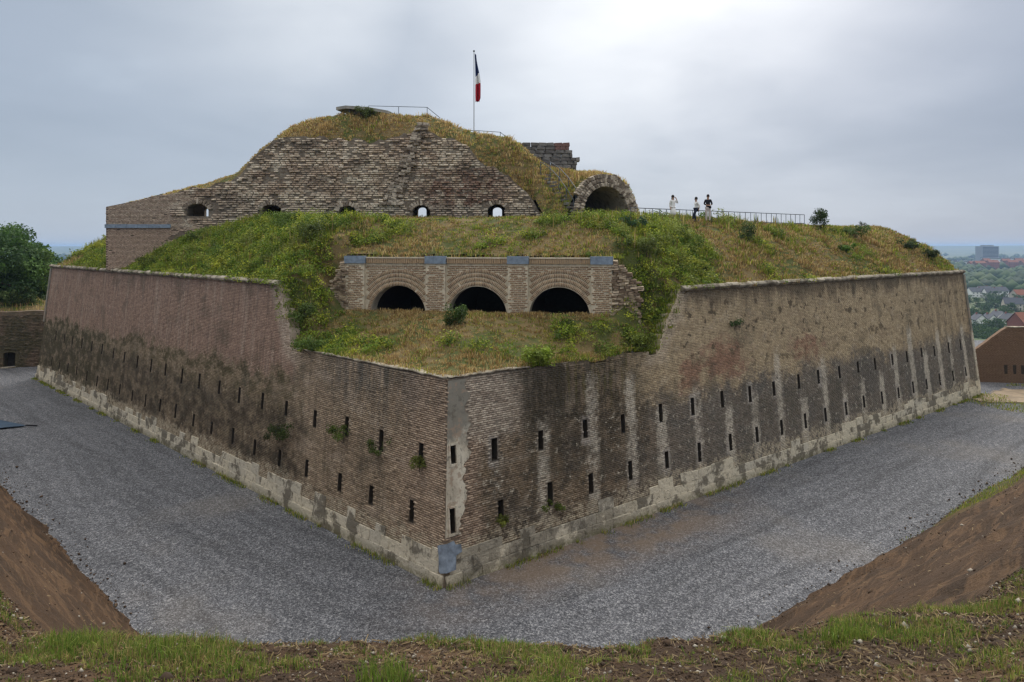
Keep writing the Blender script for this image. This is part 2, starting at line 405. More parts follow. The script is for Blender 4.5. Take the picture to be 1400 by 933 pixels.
        blot = t.mapr(t.add(pat2, t.mul(fine, .8), t.mul(wb, .45), t.mul(t.mapr(u, 12., 22.), .22)), .90, 1.32, 0., 1.)
        st = t.mul(st, t.mapr(t.sub(hi, v), -.2, .7), blot, t.mapr(u, .8, 2.))
        col = t.mix(t.mul(st, .80), col, t.mix(grit, (.50, .45, .37), (.68, .625, .53)))
        blk = t.mul(t.mapr(fine, .56, .64), t.mapr(pat2, .44, .56), t.mapr(v, 6.2, 5.), .75)
        col = t.mix(blk, col, (.55, .50, .41))
        for uo, vo in ((2.28, 4.6), (2.62, 2.22)):
            du = t.mul(t.math('ABSOLUTE', t.sub(t.math('FRACT', t.add(t.mul(t.sub(u, uo), 1/2.6), .5)), .5)), 2.6)
            rg_ = t.mul(t.mapr(t.add(du, t.mul(t.sub(fine, .5), .5)), .34, .20), t.mapr(t.add(t.math('ABSOLUTE', t.sub(v, vo)), t.mul(t.sub(fine, .5), .5)), .72, .52), t.mapr(t.noise(t.xyz(t.mul(u, .4), vo, 8.), 1., 2), .47, .60))
            col = t.mix(t.mul(rg_, .75), col, t.mix(fine, (.30, .27, .25), (.58, .53, .46)))
        mort = t.mix(upper, (.070, .060, .048), (.36, .28, .19))
    b0, b1 = (12.25, 14.05) if side == 'A' else (12.8, 14.9)
    eu = t.sub(u, t.add(b0, t.mul(t.sub(v, 7.75), (b1-b0)/3.1)))
    brkm = t.mul(t.mapr(t.add(eu, t.mul(t.sub(fine, .5), .8)), 1.1, .35), t.mapr(eu, -1.2, -.5), t.mapr(v, 6.6, 7.6)); col = t.mix(t.mul(brkm, .6), col, t.mix(rnd, (.62, .53, .42), (.36, .29, .22)))
    foot = t.mul(t.mapr(t.add(v, t.mul(t.sub(pat2, .5), 2.)), 1.75, 1.25), t.mapr(fine, .42, .52), .75); col = t.mix(foot, col, (.46, .40, .30))
    gr2 = t.noise(vec, .42, 6, .7); col = t.mix(t.mul(t.mapr(gr2, .53, .62), t.mapr(fine, .38, .56), .55), col, (.088, .080, .058))
    if mortar: col = t.mix(t.mapr(u, 4., 14., .58, .14), col, mort)
    kk = t.mapr(t.add(t.mul(fine, .5), t.mul(grit, .5)), .3, .7, .50, 1.46, False); col = t.mix(1., col, t.xyz(kk, kk, kk), 'MULTIPLY')
    if not mortar:
        k2 = t.mapr(rnd, 0., 1., 1.10, .90, False); col = t.mix(1., col, t.xyz(k2, k2, k2), 'MULTIPLY')
    return dict(col=col, nrm=t.bump(t.add(grit, t.mul(fine, 1.5)), .7, .05))
M_WALL = {(s, m): material('brickwork', lambda t, s=s, m=m: wall_stains(t, s, m), .92) for s in 'AB' for m in (0, 1)}
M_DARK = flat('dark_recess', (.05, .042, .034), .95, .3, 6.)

def f_plinth(t):
    p = t.pos(); x, y, z = t.sep(p); r = t.orand(); n = t.noise(p, .9, 6, .68); n2 = t.noise(p, 4.5, 5, .7); b = t.noise(p, .20, 4)
    c = t.mix(t.mapr(t.add(t.mul(r, .3), t.mul(b, .7)), .35, .65), (.68, .62, .49), (.58, .54, .45))
    c = t.mix(t.mul(t.mapr(n2, .55, .66), .55), c, (.72, .665, .55))
    c = t.mix(t.mul(t.mapr(t.add(n, t.mul(t.sub(r, .5), .12)), .50, .58), .80), c, (.12, .105, .08))
    c = t.mix(t.mul(t.mapr(n2, .46, .38), .5), c, (.21, .175, .125))
    near = t.mul(t.mapr(t.math('ABSOLUTE', t.sub(x, 1.)), 6., 3.), t.mapr(x, -2.4, -1.6), t.mapr(n, .36, .46)); c = t.mix(t.mul(near, .6), c, (.13, .12, .10))
    c = t.mix(t.mul(t.mapr(z, .45, .02), t.mapr(n2, .40, .55), .65), c, (.125, .12, .05))
    return dict(col=c, nrm=t.bump(t.add(n2, n), 1., .10))
M_PLINTH = material('plinth_stone', f_plinth)
def f_cordon(t):
    p = t.pos(); n = t.noise(p, 1.8, 5, .6); n2 = t.noise(p, 9., 3)
    c = t.mix(t.mapr(n, .40, .60), (.38, .34, .27), (.16, .135, .10)); c = t.mix(t.mul(t.mapr(n2, .55, .7), .5), c, (.11, .11, .075))
    k = t.mapr(t.orand(), 0, 1, .75, 1.2, False); return dict(col=t.mix(1., c, t.xyz(k, k, k), 'MULTIPLY'), nrm=t.bump(n2, .6, .04))
M_CORDON = material('cordon_stone', f_cordon)
def f_render(t):
    p = t.pos(); z = t.sep(p)[2]; n = t.noise(p, 1.1, 5, .6); n2 = t.noise(p, 6., 4)
    c = t.mix(t.mapr(n, .35, .65), (.66, .615, .51), (.50, .45, .36)); c = t.mix(t.mul(t.mapr(n2, .55, .72), .5), c, (.25, .22, .18))
    c = t.mix(t.mul(t.mapr(t.add(z, t.mul(n, 2.4)), 6.3, 7.0), .8), c, (.165, .160, .14))
    st = t.noise(t.xyz(t.mul(t.sep(p)[0], 3.), t.mul(t.sep(p)[1], 3.), t.mul(z, .35)), 1., 5, .7); c = t.mix(t.mul(t.mapr(st, .5, .62), .6), c, (.21, .19, .15)); n3 = t.noise(p, 2.6, 6, .72); c = t.mix(t.mul(t.mapr(n3, .54, .6), .7), c, (.36, .27, .20)); c = t.mix(t.mul(t.mapr(n3, .44, .38), .6), c, (.13, .12, .10))
    return dict(col=c, nrm=t.bump(n2, .4, .03))
M_RENDER = material('grey_render', f_render)
M_BLUE = flat('blue_cement', (.215, .262, .33), .92, .6, 3.)

def f_case(t):
    p = t.pos(); r = t.attr('rnd'); n = t.noise(p, .9, 4, .6); f = t.noise(p, 5., 4)
    c = t.mix(r, (.43, .305, .19), (.235, .150, .095)); c = t.mix(t.mul(t.mapr(n, .5, .7), .4), c, (.36, .28, .19))
    c = t.mix(t.mul(t.mapr(f, .58, .72), .6), c, (.14, .11, .085))
    return dict(col=c, nrm=t.bump(f, .4, .02))
M_CASE = material('casemate_brick', f_case)
M_CASEM = flat('casemate_mortar', (.60, .525, .40), .95, .3, 4.)
def f_flank(t):
    p = t.pos(); r = t.orand(); n = t.noise(p, 3., 5, .65); return dict(col=t.mix(t.mapr(t.add(n, t.mul(t.sub(r, .5), .7)), .3, .7), (.54, .44, .32), (.25, .185, .13)), nrm=t.bump(n, .7, .05))
M_FLANK = material('flank_brick', f_flank)
M_CAPST = flat('blue_grey_stone', (.21, .265, .335), .85, .3, 5.)

def ruin_cols(t, mortar):
    u, v, _ = t.sep(t.uv()); vec = t.xyz(u, v, 0.); r = t.attr('rnd')
    b = t.noise(vec, .30, 4, .55); m = t.noise(vec, .9, 5, .6); f = t.noise(vec, 5., 4, .6)
    c = t.mix(r, (.74, .64, .50), (.30, .215, .15))
    c = t.mix(t.mul(t.mapr(b, .44, .60), .65), c, t.mix(r, (.54, .40, .29), (.19, .13, .095)))
    c = t.mix(t.mul(t.mapr(m, .52, .64), .55), c, (.72, .64, .52))
    dark = t.mapr(t.add(t.mul(t.mapr(u, 7., 3., 0., 1.), .0), t.noise(t.xyz(t.mul(u, .5), v, 4.), .5, 4)), .54, .64)
    c = t.mix(t.mul(dark, .62), c, (.14, .105, .08))
    red = t.mul(t.mapr(t.math('ABSOLUTE', t.sub(u, 28.5)), 5., 2.), t.mapr(v, 20., 18.2), t.mapr(t.add(m, t.mul(f, .3)), .52, .68))
    c = t.mix(t.mul(red, .75), c, (.165, .078, .055))
    pp = t.noise(t.xyz(u, t.mul(v, 1.4), 23.), .6, 6, .7); c = t.mix(t.mul(t.mapr(pp, .53, .60), .6), c, t.mix(r, (.80, .73, .60), (.50, .44, .35))); c = t.mix(t.mul(t.mapr(pp, .46, .40), .5), c, (.13, .10, .075))
    base = t.mul(t.mapr(t.add(v, t.mul(m, .6)), 16.9, 16.2), t.mapr(u, 8., 10.))
    c = t.mix(t.mul(base, .5), c, (.52, .45, .36))
    new = t.mapr(t.add(u, t.mul(t.sub(m, .5), 5.)), 7.6, 5.0)                  # rebuilt left pier, darker neat brick
    c = t.mix(t.mul(new, .9), c, t.mix(r, (.46, .37, .29), (.26, .195, .15)))
    c = t.mix(t.mul(t.mapr(v, 14.6, 14.3), .7), c, (.38, .28, .21))
    if mortar: c = t.mix(.75, c, (.052, .042, .033))
    k = t.mapr(f, .25, .75, .78, 1.62, False); c = t.mix(1., c, t.xyz(k, k, k), 'MULTIPLY')
    return dict(col=c, nrm=t.bump(f, .8, .08))
M_RUIN = [material('ruin_masonry', lambda t, m=m: ruin_cols(t, m)) for m in (0, 1)]
def f_rubble(t):
    p = t.pos(); r = t.orand(); n = t.noise(p, 2.2, 5, .65); n2 = t.noise(p, 9, 3)
    c = t.mix(t.mapr(t.add(n, t.mul(t.sub(r, .5), .5)), .3, .7), (.50, .43, .345), (.19, .15, .115)); c = t.mix(t.mul(t.mapr(n2, .55, .7), .5), c, (.09, .075, .06))
    return dict(col=c, nrm=t.bump(n2, .8, .06))
M_RUBBLE = material('rubble_stone', f_rubble)
def f_grey(t):
    p = t.pos(); r = t.orand(); n = t.noise(p, 2.2, 5, .65)
    c = t.mix(t.mapr(t.add(n, t.mul(t.sub(r, .5), .6)), .3, .7), (.21, .20, .19), (.12, .11, .105)); return dict(col=c, nrm=t.bump(n, .8, .06))
M_GREYST = material('grey_stone', f_grey)
M_GREYRED = flat('reddish_stone', (.22, .13, .115), .9, .3, 4.)
M_IRON = flat('grey_iron', (.10, .115, .135), .55, .15, 5.)
M_CONC = flat('weathered_concrete', (.30, .29, .265), .9, .3, 2.)

def f_turf(t):
    p = t.pos(); a = t.noise(p, .25, 4); b = t.noise(p, 1.4, 4); f = t.noise(p, 9., 4, .7)
    c = t.mix(t.mapr(t.add(a, t.mul(t.sub(b, .5), .6)), .42, .58), (.17, .125, .055), (.075, .09, .024)); c = t.mix(t.mul(t.mapr(f, .5, .7), .55), c, (.07, .05, .025))  # turf tones kept dark: shade under the growth is painted into the colour
    return dict(col=c, nrm=t.bump(f, .8, .1))
M_TURF = material('turf', f_turf)
def f_gravel(t):
    p = t.pos(); d_ = t.attr('dist')
    x, y, _ = t.sep(p)
    s = t.n('ShaderNodeTexVoronoi'); t.put(s.inputs['Vector'], p); s.inputs['Scale'].default_value = 25.
    s2 = t.n('ShaderNodeTexVoronoi'); t.put(s2.inputs['Vector'], p); s2.inputs['Scale'].default_value = 12.
    g = t.sep(s.outputs['Color'])[0]; g2 = t.sep(s2.outputs['Color'])[1]; gn = t.noise(p, 34., 2, .8)
    c = t.ramp(t.add(t.mul(g, .45), t.mul(g2, .25), t.mul(t.mapr(gn, .25, .75, 0., 1., False), .30)), [(.20, (.034, .036, .042)), (.40, (.082, .085, .097)), (.60, (.136, .140, .156)), (.82, (.33, .335, .35))])
    big = t.noise(p, .11, 4, .5); mid = t.noise(p, .6, 4, .6)
    # wheel and rake marks that run along the moat
    wob = t.mul(t.sub(t.noise(p, .16, 3), .5), 3.2)
    tr = t.noise(t.xyz(t.mul(t.add(d_, wob), 1.5), t.mul(x, .035), 0.), 1., 4, .65)
    k = t.add(.80, t.mul(t.mapr(tr, .25, .75), .26), t.mul(t.sub(mid, .5), .35), t.mul(t.sub(big, .5), .5))
    # wheel tracks bending round the fort
    w2 = t.add(d_, t.mul(t.sub(t.noise(p, .05, 1), .5), 5.)); ln_ = t.math('ABSOLUTE', t.sub(t.math('FRACT', t.mul(w2, .31)), .5))
    k = t.mul(k, t.mapr(t.mul(t.mapr(ln_, .16, .02), t.mapr(t.noise(p, .12, 3), .3, .7)), 0., 1., 1., .80)); rk = t.math('SINE', t.mul(t.add(d_, t.mul(t.noise(p, .25, 3), 1.6)), 9.)); k = t.mul(k, t.mapr(rk, -1., 1., .95, 1.05))
    c = t.mix(1., c, t.xyz(k, k, k), 'MULTIPLY')
    # brown silt washed out along the right-hand wall foot
    sx = t.mul(t.mapr(t.math('ABSOLUTE', t.sub(x, 4.)), 10., 2.), t.mapr(t.sub(y, t.mul(x, .62)), 22.5, 26.2), t.mapr(t.add(mid, t.mul(big, .4)), .5, .8))
    c = t.mix(t.mul(sx, .75), c, (.19, .135, .090))
    c = t.mix(t.mul(t.mapr(big, .56, .68), .25), c, (.19, .165, .135))
    h = t.add(t.mul(g, .5), t.mul(tr, .3))
    return dict(col=c, nrm=t.bump(h, .5, .04), rough=.85)
M_GRAVEL = material('gravel', f_gravel)
def f_soil(t):
    p = t.pos(); x, y, z = t.sep(p)
    a = t.noise(p, .35, 4); b = t.noise(p, 2.6, 5, .65); f = t.noise(p, 22., 5, .7); st = t.noise(t.xyz(t.mul(x, .6), t.mul(y, .6), t.mul(z, 5.)), .8, 5, .65)
    c = t.mix(t.mapr(a, .35, .65), (.095, .055, .030), (.060, .037, .022)); c = t.mix(t.mul(t.mapr(st, .48, .60), .7), c, (.165, .098, .052))
    c = t.mix(t.mul(t.mapr(b, .56, .70), .5), c, (.040, .026, .017)); c = t.mix(t.mul(t.mapr(f, .60, .72), .5), c, (.15, .105, .07))
    g = t.mul(t.mapr(x, 17., 24.), t.mapr(t.add(z, t.mul(t.sub(b, .5), 2.5)), 3.4, 1.2), t.mapr(t.add(b, t.mul(a, .5)), .5, .75))
    c = t.mix(t.mul(g, .8), c, (.10, .115, .03))
    return dict(col=c, nrm=t.bump(t.add(f, t.mul(b, 2.5), t.mul(st, 2.)), .9, .09))
M_SOIL = material('earth', f_soil)
def f_field(t):
    p = t.pos(); a = t.noise(p, .004, 5); b = t.noise(p, .03, 4)
    return t.mix(t.mapr(t.add(a, t.mul(t.sub(b, .5), .4)), .42, .58), (.06, .09, .035), (.12, .13, .06))
M_FIELD = material('fields', f_field)
def f_leaf(t):
    return t.attr('col', 'Color')
M_BLADE = material('grass_blades', f_leaf, .8, .35)
M_LEAF = material('leaves', f_leaf, .7, .30)
M_BARK = flat('bark', (.10, .075, .055), .95, .3, 4.)

# ================================================================ GROUND, MOAT, BANKS
def toe_s(x, y):
    sl = (x+12.7)*-.669+(y-22.2)*-.743; sr = (x-19.3)*.6-(y-30.5)*.8
    k = 3.; m = np.maximum(sl, sr); return m+k*np.log(np.exp((sl-m)/k)+np.exp((sr-m)/k))
CRX = [-120, -48, -18.6, -3.7, -.3, 2, 3.9, 20, 52, 120]; CRY = [110, 45, 18.2, 4.85, 4.75, 4.9, 5.2, 17.3, 41, 92]
def z_bank(x, y):
    e = (y-np.interp(x, CRX, CRY)-.22*(fbm(x*1.1, y*0+3, 41)-.5))*.85; s = toe_s(x, y)-.6*(fbm(x*.25, y*.25, 12)-.5)-.45*(fbm(x*1.3, y*1.3, 13)-.5)
    t = np.clip(e, 0, None)/(np.clip(e, 0, None)+np.clip(s, 1e-4, None))
    z = np.where(s > 0, 10.22*(1-t), np.maximum(-.6, s*.7))
    zc = 10.22-.12*(1-sstep(.5, 3.5, x)); z = z*zc/10.22*(s > 0)+z*(s <= 0)
    pl = zc+.37*np.clip(-e/.85, 0, 3.3)*(1-sstep(10, 25, np.abs(x)))
    z = np.where(e <= 0, pl, z)
    rough = sstep(-.2, 1.2, s)
    far = sstep(4, 14, np.hypot(x, y))
    z = z-.16*np.exp(-(e/.35)**2)*0
    return z+rough*((.10+.42*far)*(fbm(x*.6, y*.6, 21)-.5)+.22*far*(fbm(x*.5+y*1.9, y*.5-x*1.9, 24)-.5)+(.07+.09*far)*(fbm(x*3, y*3, 22)-.5)+.05*(fbm(x*11, y*11, 23)-.5))
xs = np.unique(np.concatenate([np.arange(-110, -30, 2.), np.arange(-30, -6, .4), np.arange(-6, 6, .05), np.arange(6, 34, .4), np.arange(34, 111, 2.)]))
ys = np.unique(np.concatenate([np.arange(-40, 1, 2.), np.arange(1, 2.6, .2), np.arange(2.6, 6.2, .05), np.arange(6.2, 46, .4), np.arange(46, 92, 2.)]))
bank, bV, bQ = grid_mesh('earth_bank', xs, ys, z_bank, M_SOIL, keep=lambda V, q: toe_s(V[q, 0], V[q, 1]).max(1) > -1.2)
tag(bank, 'bare brown earth bank of the outer moat slope with a grassy crest', kind='structure')

xs = np.arange(-84, 84.1, 2.); ys = np.arange(9, 92.1, 2.)
grav, gV, gQ = grid_mesh('gravel_moat', xs, ys, lambda x, y: .07*(fbm(x*.2, y*.2, 31)-.5), M_GRAVEL, keep=lambda V, q: toe_s(V[q, 0], V[q, 1]).min(1) < 3)
a = grav.data.attributes.new('dist', 'FLOAT', 'POINT'); a.data.foreach_set('value', toe_s(gV[:, 0], gV[:, 1]).astype(np.float32))
tag(grav, 'grey gravel floor of the dry moat around the fort', kind='structure')

rr = np.concatenate([np.arange(0, 300, 12.), np.geomspace(300, 14000, 40)]); th = np.linspace(0, 2*pi, 121)[:-1]
R_, TH = np.meshgrid(rr, th, indexing='ij'); gx, gy = R_*np.cos(TH), 45+R_*np.sin(TH)
gz = -.9-44*sstep(82, 250, R_)+(3*(fbm(gx*.004, gy*.004, 51)-.5))*sstep(300, 600, R_)
gz += 95*sstep(5200, 8600, R_)*(.30+.70*fbm(np.cos(TH)*7+9, np.sin(TH)*7+R_*.0001, 52, 4))
i = np.arange(R_.size).reshape(R_.shape); j = np.roll(i, -1, 1)
q = np.stack([i[:-1], i[1:], j[1:], j[:-1]], -1).reshape(-1, 4)
ground = mesh_np('ground', np.stack([gx, gy, gz], -1).reshape(-1, 3), q, M_FIELD, smooth=True)
tag(ground, 'valley floor with fields falling away to low hills on the horizon', kind='structure')

# ================================================================ FORT EARTHWORKS
xs = np.arange(-50, 45, .5); ys = np.arange(24, 101, .5)
xs = np.unique(np.concatenate([np.arange(-50, -22, .7), np.arange(-22, 18, .3), np.arange(18, 45, .6)]))
ys = np.unique(np.concatenate([np.arange(24, 46, .3), np.arange(46, 101, 1.)]))
def keep_fort(V, q):
    P = V[q]; d_ = pent_d(P[..., 0], P[..., 1]).max(1); qq, ww = case_qw(P[..., 0], P[..., 1])
    dl = np.minimum(((P[..., 0]-T[0])*INA[0]+(P[..., 1]-T[1])*INA[1]), ((P[..., 0]-T[0])*INB[0]+(P[..., 1]-T[1])*INB[1]))
    k = (pent_d(P[..., 0], P[..., 1]).min(1) > .80)
    cross = (ww.max(1) > 0) & (ww.min(1) <= 0) & (qq.max(1) > 0) & (qq.min(1) < CLEN)
    inside_low = (ww.min(1) > -7) & (ww.max(1) < 0)*False
    return k & ~cross
ramp, fV, fQ = grid_mesh('rampart', xs, ys, z_fort, M_TURF, keep=keep_fort)
tag(ramp, 'overgrown earth rampart on top of the fort', kind='structure')

# mound behind the ruined wall
OUT = [(145, 286), (175, 279), (240, 262), (300, 246), (330, 235), (350, 210), (385, 185), (402, 174), (440, 161), (470, 157), (560, 159), (592, 163), (612, 169), (640, 181), (690, 188), (712, 199), (745, 228), (790, 236), (830, 240), (850, 255), (866, 296)]
TOP = [(145, 283), (175, 277), (240, 264), (300, 251), (330, 239), (345, 216), (365, 200), (385, 189), (400, 184), (430, 187), (500, 193), (545, 189), (562, 180), (575, 170), (590, 184), (612, 190), (640, 198), (655, 221), (690, 236), (720, 262), (740, 290), (748, 296)]
YW = 53.0
o_x = np.array([PX(p[0], 56.5) for p in OUT]); o_z = np.array([PZ(p[1], 56.5) for p in OUT])
w_x = np.array([PX(p[0], YW) for p in TOP]); w_z = np.array([PZ(p[1], YW) for p in TOP])
def ruin_top(x): return np.interp(x, w_x, w_z)
FX = [-33, 1.6, 2.6, 3.9, 4.6, 10.2, 10.6]; FY = [53.7, 53.7, 51.2, 50.9, 51.6, 53.5, 55.]
VX = PX(827, 52)
def mound_fz(x): return np.where(x < 1.6, ruin_top(x)-.12, np.where(x < 4.4, np.interp(x, [1.6, 2.6, 3.9, 4.4], [PZ(262, 53.7), 15.1, 15.1, 15.9]), 15.35+np.sqrt(np.clip(3.08**2-((x-VX)/.94)**2, 0, None))*1.08))
mx = np.arange(-32.6, 10.6, .3); ms = np.linspace(0, 1, 26)
XX, SS = np.meshgrid(mx, ms)
fy = np.interp(XX, FX, FY); fz = mound_fz(XX); oz = np.interp(XX, o_x, o_z)
f1 = np.clip(SS/.45, 0, 1); f2 = np.clip((SS-.45)/.55, 0, 1)
YY = fy+(56.5-fy)*f1+5.5*f2
ZZ = fz+(np.maximum(oz, fz)-fz)*(f1*(1.5-.5*f1))-.5*f2+.35*(fbm(XX*.8, YY*.8, 61)-.5)*np.sin(pi*np.clip(SS, 0, 1))
i = np.arange(XX.size).reshape(XX.shape)
mV = np.stack([XX, YY, ZZ], -1).reshape(-1, 3); mQ = np.stack([i[:-1, :-1], i[:-1, 1:], i[1:, 1:], i[1:, :-1]], -1).reshape(-1, 4)
mound = mesh_np('mound', mV, mQ, M_TURF, uv=mV[:, :2], smooth=True)
tag(mound, 'grassy earth mound heaped behind and over the ruined brick wall', kind='structure')
def z_mound(x, y):
    fyv = np.interp(x, FX, FY); ozv = max(np.interp(x, o_x, o_z), mound_fz(np.array(x)))
    if y < 56.5: f = (y-fyv)/(56.5-fyv); fzv = mound_fz(np.array(x)); return float(fzv+(ozv-fzv)*f*(1.5-.5*f))
    return float(ozv-.5*(y-56.5)/5.5)

# ================================================================ BRICK FIELDS
def brick_field(name, P, keep, u0, u1, v0, v1, bw, bh, gap, proud, mat, parent, seed=0, miss=.02, jit=.3, backd=.03, kind='stuff', wob=0., rowk=.35):
    """real bricks on frame P(u,v,w); keep(u,v,hw,hh) says which stay"""
    rg = np.random.default_rng(seed)
    nr = int((v1-v0)/bh); nk = int((u1-u0)/bw)+2
    r, k = np.meshgrid(np.arange(nr), np.arange(nk), indexing='ij'); r, k = r.ravel(), k.ravel()
    rowoff = (rg.random(nr)-.5)*(1. if jit > .8 else .35); rowr = rg.random(nr)
    uc = u0+(k-.5+.5*(r % 2)+.5+rowoff[r])*bw+rg.normal(0, bw*.07*jit, len(r)); vc = v0+(r+.5)*bh
    if wob: vc = vc+wob*(fbm(uc*.7, r*.21, seed+5)-.5)
    m = keep(uc, vc, bw/2, bh/2) & (uc > u0+bw*.3) & (uc < u1-bw*.3) & (rg.random(len(r)) > miss)
    uc, vc, rr_ = uc[m], vc[m], rowr[r[m]]; n = len(uc)
    hw = (bw-gap*.55)/2*(1-rg.random(n)*.10*jit); hh = (bh-gap)/2*(1-rg.random(n)*.15*jit); pr = (proud(uc) if callable(proud) else proud)*(1+rg.normal(0, jit, n)).clip(.1, 2.4)
    tl = rg.normal(0, .02*jit, n)*hw
    U, Vv, Wv = [], [], []
    for w in (0, 1):
        for su, sv in ((-1, -1), (1, -1), (1, 1), (-1, 1)):
            sh = 1. if w == 0 else .97
            U.append(uc+su*hw*sh); Vv.append(vc+sv*hh*sh+su*tl); Wv.append(np.full(n, -backd) if w == 0 else pr)
    U, Vv, Wv = np.stack(U, 1).ravel(), np.stack(Vv, 1).ravel(), np.stack(Wv, 1).ravel()
    V = P(U, Vv, Wv); b = np.arange(n)[:, None]*8
    q = np.concatenate([b+np.array(f) for f in ((4, 5, 6, 7), (0, 1, 5, 4), (1, 2, 6, 5), (2, 3, 7, 6), (3, 0, 4, 7))])
    o = mesh_np(name, V, q, mat, parent, uv=np.stack([U, Vv], 1), attrs={'rnd': np.repeat((1-rowk)*rg.random(n)+rowk*rr_, 8)})
    if kind: o['kind'] = kind
    return o

def stone_mesh(name, mat, seed, amp=.10, bev=.09):
    """one roughly squared block, unit size, chipped edges"""
    bm = bmesh.new(); bmesh.ops.create_cube(bm, size=1.)
    bmesh.ops.bevel(bm, geom=bm.edges[:], offset=bev, segments=1, affect='EDGES')
    rg = random.Random(seed)
    for v in bm.verts:
        v.co += Vector((rg.uniform(-1, 1)*amp*.5, rg.uniform(-1, 1)*amp*.5, rg.uniform(-1, 1)*amp*.6))
    me = bpy.data.meshes.new(name); bm.to_mesh(me); bm.free(); me.materials.append(mat); return me
def put(name, me, M, parent):
    o = bpy.data.objects.new(name, me); COL.objects.link(o); o.parent = parent; o.matrix_world = M
    return o

# ================================================================ THE TWO LONG FORT WALLS
def long_wall(side):
    D, IN, L, ZC = (A, INA, LA, ZA) if side == 'A' else (B, INB, LB, ZB)
    D3, IN3 = Vector((*D, 0)), Vector((*IN, 0))
    def P(u, v, w):
        u0 = .0822*v; u1 = L-.06*v; ue = u0+u/L*(u1-u0)
        return np.stack([T[0]+D[0]*ue+IN[0]*(BAT*v-w), T[1]+D[1]*ue+IN[1]*(BAT*v-w), v+w*.1], -1)
    brk = (12.25, 14.05) if side == 'A' else (12.8, 14.9)
    def vtop(u):
        n = fbm(np.asarray(u)*1.3, 0*np.asarray(u), 71)
        t = np.clip((u-brk[0])/(brk[1]-brk[0]), 0, 1)
        step = 7.75+(ZC-7.75)*np.clip(t*1.05+.35*(fbm(np.asarray(u)*3, 0*np.asarray(u), 72)-.5)*(t > 0)*(t < 1), 0, 1)**.75
        low = 7.75+((n-.5)*.5-.12)*sstep(3.5, 7., u)*(side == 'B')+.1*(n-.5)
        return np.where(u < brk[0], low, np.where(u > brk[1], ZC, step))
    lw = .27; holes = []
    if side == 'A':
        for k in range(21): holes.append((1.6+2.66*k, 4.66)); holes.append((2.0+2.66*k, 2.22))
    else:
        holes += [(.30, 4.75), (.32, 2.32)]
        for k in range(20): holes.append((2.28+2.6*k, 4.6)); holes.append((2.62+2.6*k, 2.22))
    rgl = np.random.default_rng(5 if side == 'A' else 6)
    HL = [(u+rgl.normal(0, .08)*(u > 1), v+rgl.normal(0, .05), lw, .86+rgl.normal(0, .06)) for u, v in holes if u < L-1.2]
    def in_hole(u, v, mu=0., mv=0.):
        m = np.zeros(np.shape(u), bool)
        for a_, b_, w_, h_ in HL: m |= (np.abs(u-a_) < w_/2+mu) & (np.abs(v-b_) < h_/2+mv)
        return m
    lab = ('long brick fort wall left of the salient corner, renewed pinkish bricks above a dark damp belt' if side == 'A' else
           'long ochre brick fort wall right of the salient corner, streaked with pale lime tongues')
    root = thing('fort_wall', lab, 'wall', (T[0], T[1], 0), 0, 'outer walls of the fort'); root.location = (T[0], T[1], 0)
    bpy.context.view_layer.update()
    off = -np.array([T[0], T[1], 0.])
    def PL(u, v, w): return P(u, v, w)+off
    # backing with real openings
    ue = np.unique(np.round(np.concatenate([np.arange(0, L+.01, .5), np.arange(brk[0]-.2, brk[1]+.3, .14), [h[0]-h[2]/2 for h in HL], [h[0]+h[2]/2 for h in HL], [L]]), 4))
    ve = np.unique(np.round(np.concatenate([[-.4], np.arange(0, ZC+.01, .25), [ZC], *[[h[1]-h[3]/2, h[1]+h[3]/2] for h in HL]]), 3))
    ve = ve[np.concatenate([[True], np.diff(ve) > .008])]; ue = ue[np.concatenate([[True], np.diff(ue) > .01])]
    UU, VV = np.meshgrid(ue, ve); nx, ny = len(ue), len(ve)
    V = PL(UU, VV, -.03*fbm(UU*.8, VV*.8, 73)*(1-.85*sstep(4., 13., UU))).reshape(-1, 3); uvw = np.stack([UU, VV], -1).reshape(-1, 2)
    i = np.arange(nx*ny).reshape(ny, nx); q = np.stack([i[:-1, :-1], i[:-1, 1:], i[1:, 1:], i[1:, :-1]], -1).reshape(-1, 4)
    cu, cv = uvw[q, 0].mean(1), uvw[q, 1].mean(1)
    keep = (~in_hole(cu, cv)) & (cv < vtop(cu)); kg = keep.reshape(ny-1, nx-1)
    vs = [V]; qs = [q[keep]]; uvs = [uvw]; base = len(V)
    tops = []
    for c in range(nx-1):
        col_ = np.where(cv.reshape(ny-1, nx-1)[:, c] < vtop(np.array([(ue[c]+ue[c+1])/2]))[0])[0]; tops.append(ve[col_.max()+1])
    ex_v, ex_q, ex_uv = [], [], []
    TH = 1.5
    def th_(u): return .55 if u < brk[1]+.6 else TH
    def addq(pts):
        k = base+len(ex_v)
        for (a_, b_, w_) in pts: ex_v.append(PL(np.array(a_), np.array(b_), np.array(w_))); ex_uv.append((a_, b_))
        ex_q.append((k, k+1, k+2, k+3))
    for c in range(nx-1):
        a_, b_, z_ = ue[c], ue[c+1], tops[c]
        tq = th_(b_); addq([(a_, z_, -.01), (b_, z_, -.01), (b_, z_, -tq), (a_, z_, -tq)]); addq([(a_, -.4, -tq), (a_, z_, -tq), (b_, z_, -tq), (b_, -.4, -tq)])
        if c and tops[c-1] != z_: addq([(a_, tops[c-1], -.01), (a_, z_, -.01), (a_, z_, -tq), (a_, tops[c-1], -tq)])
    vs.append(np.array(ex_v)); qs.append(np.array(ex_q)); uvs.append(np.array(ex_uv))
    mesh_np('wall_core', np.concatenate(vs), np.concatenate(qs), M_WALL[side, 1], root, uv=np.concatenate(uvs), attrs={'rnd': np.zeros(base+len(ex_v))})
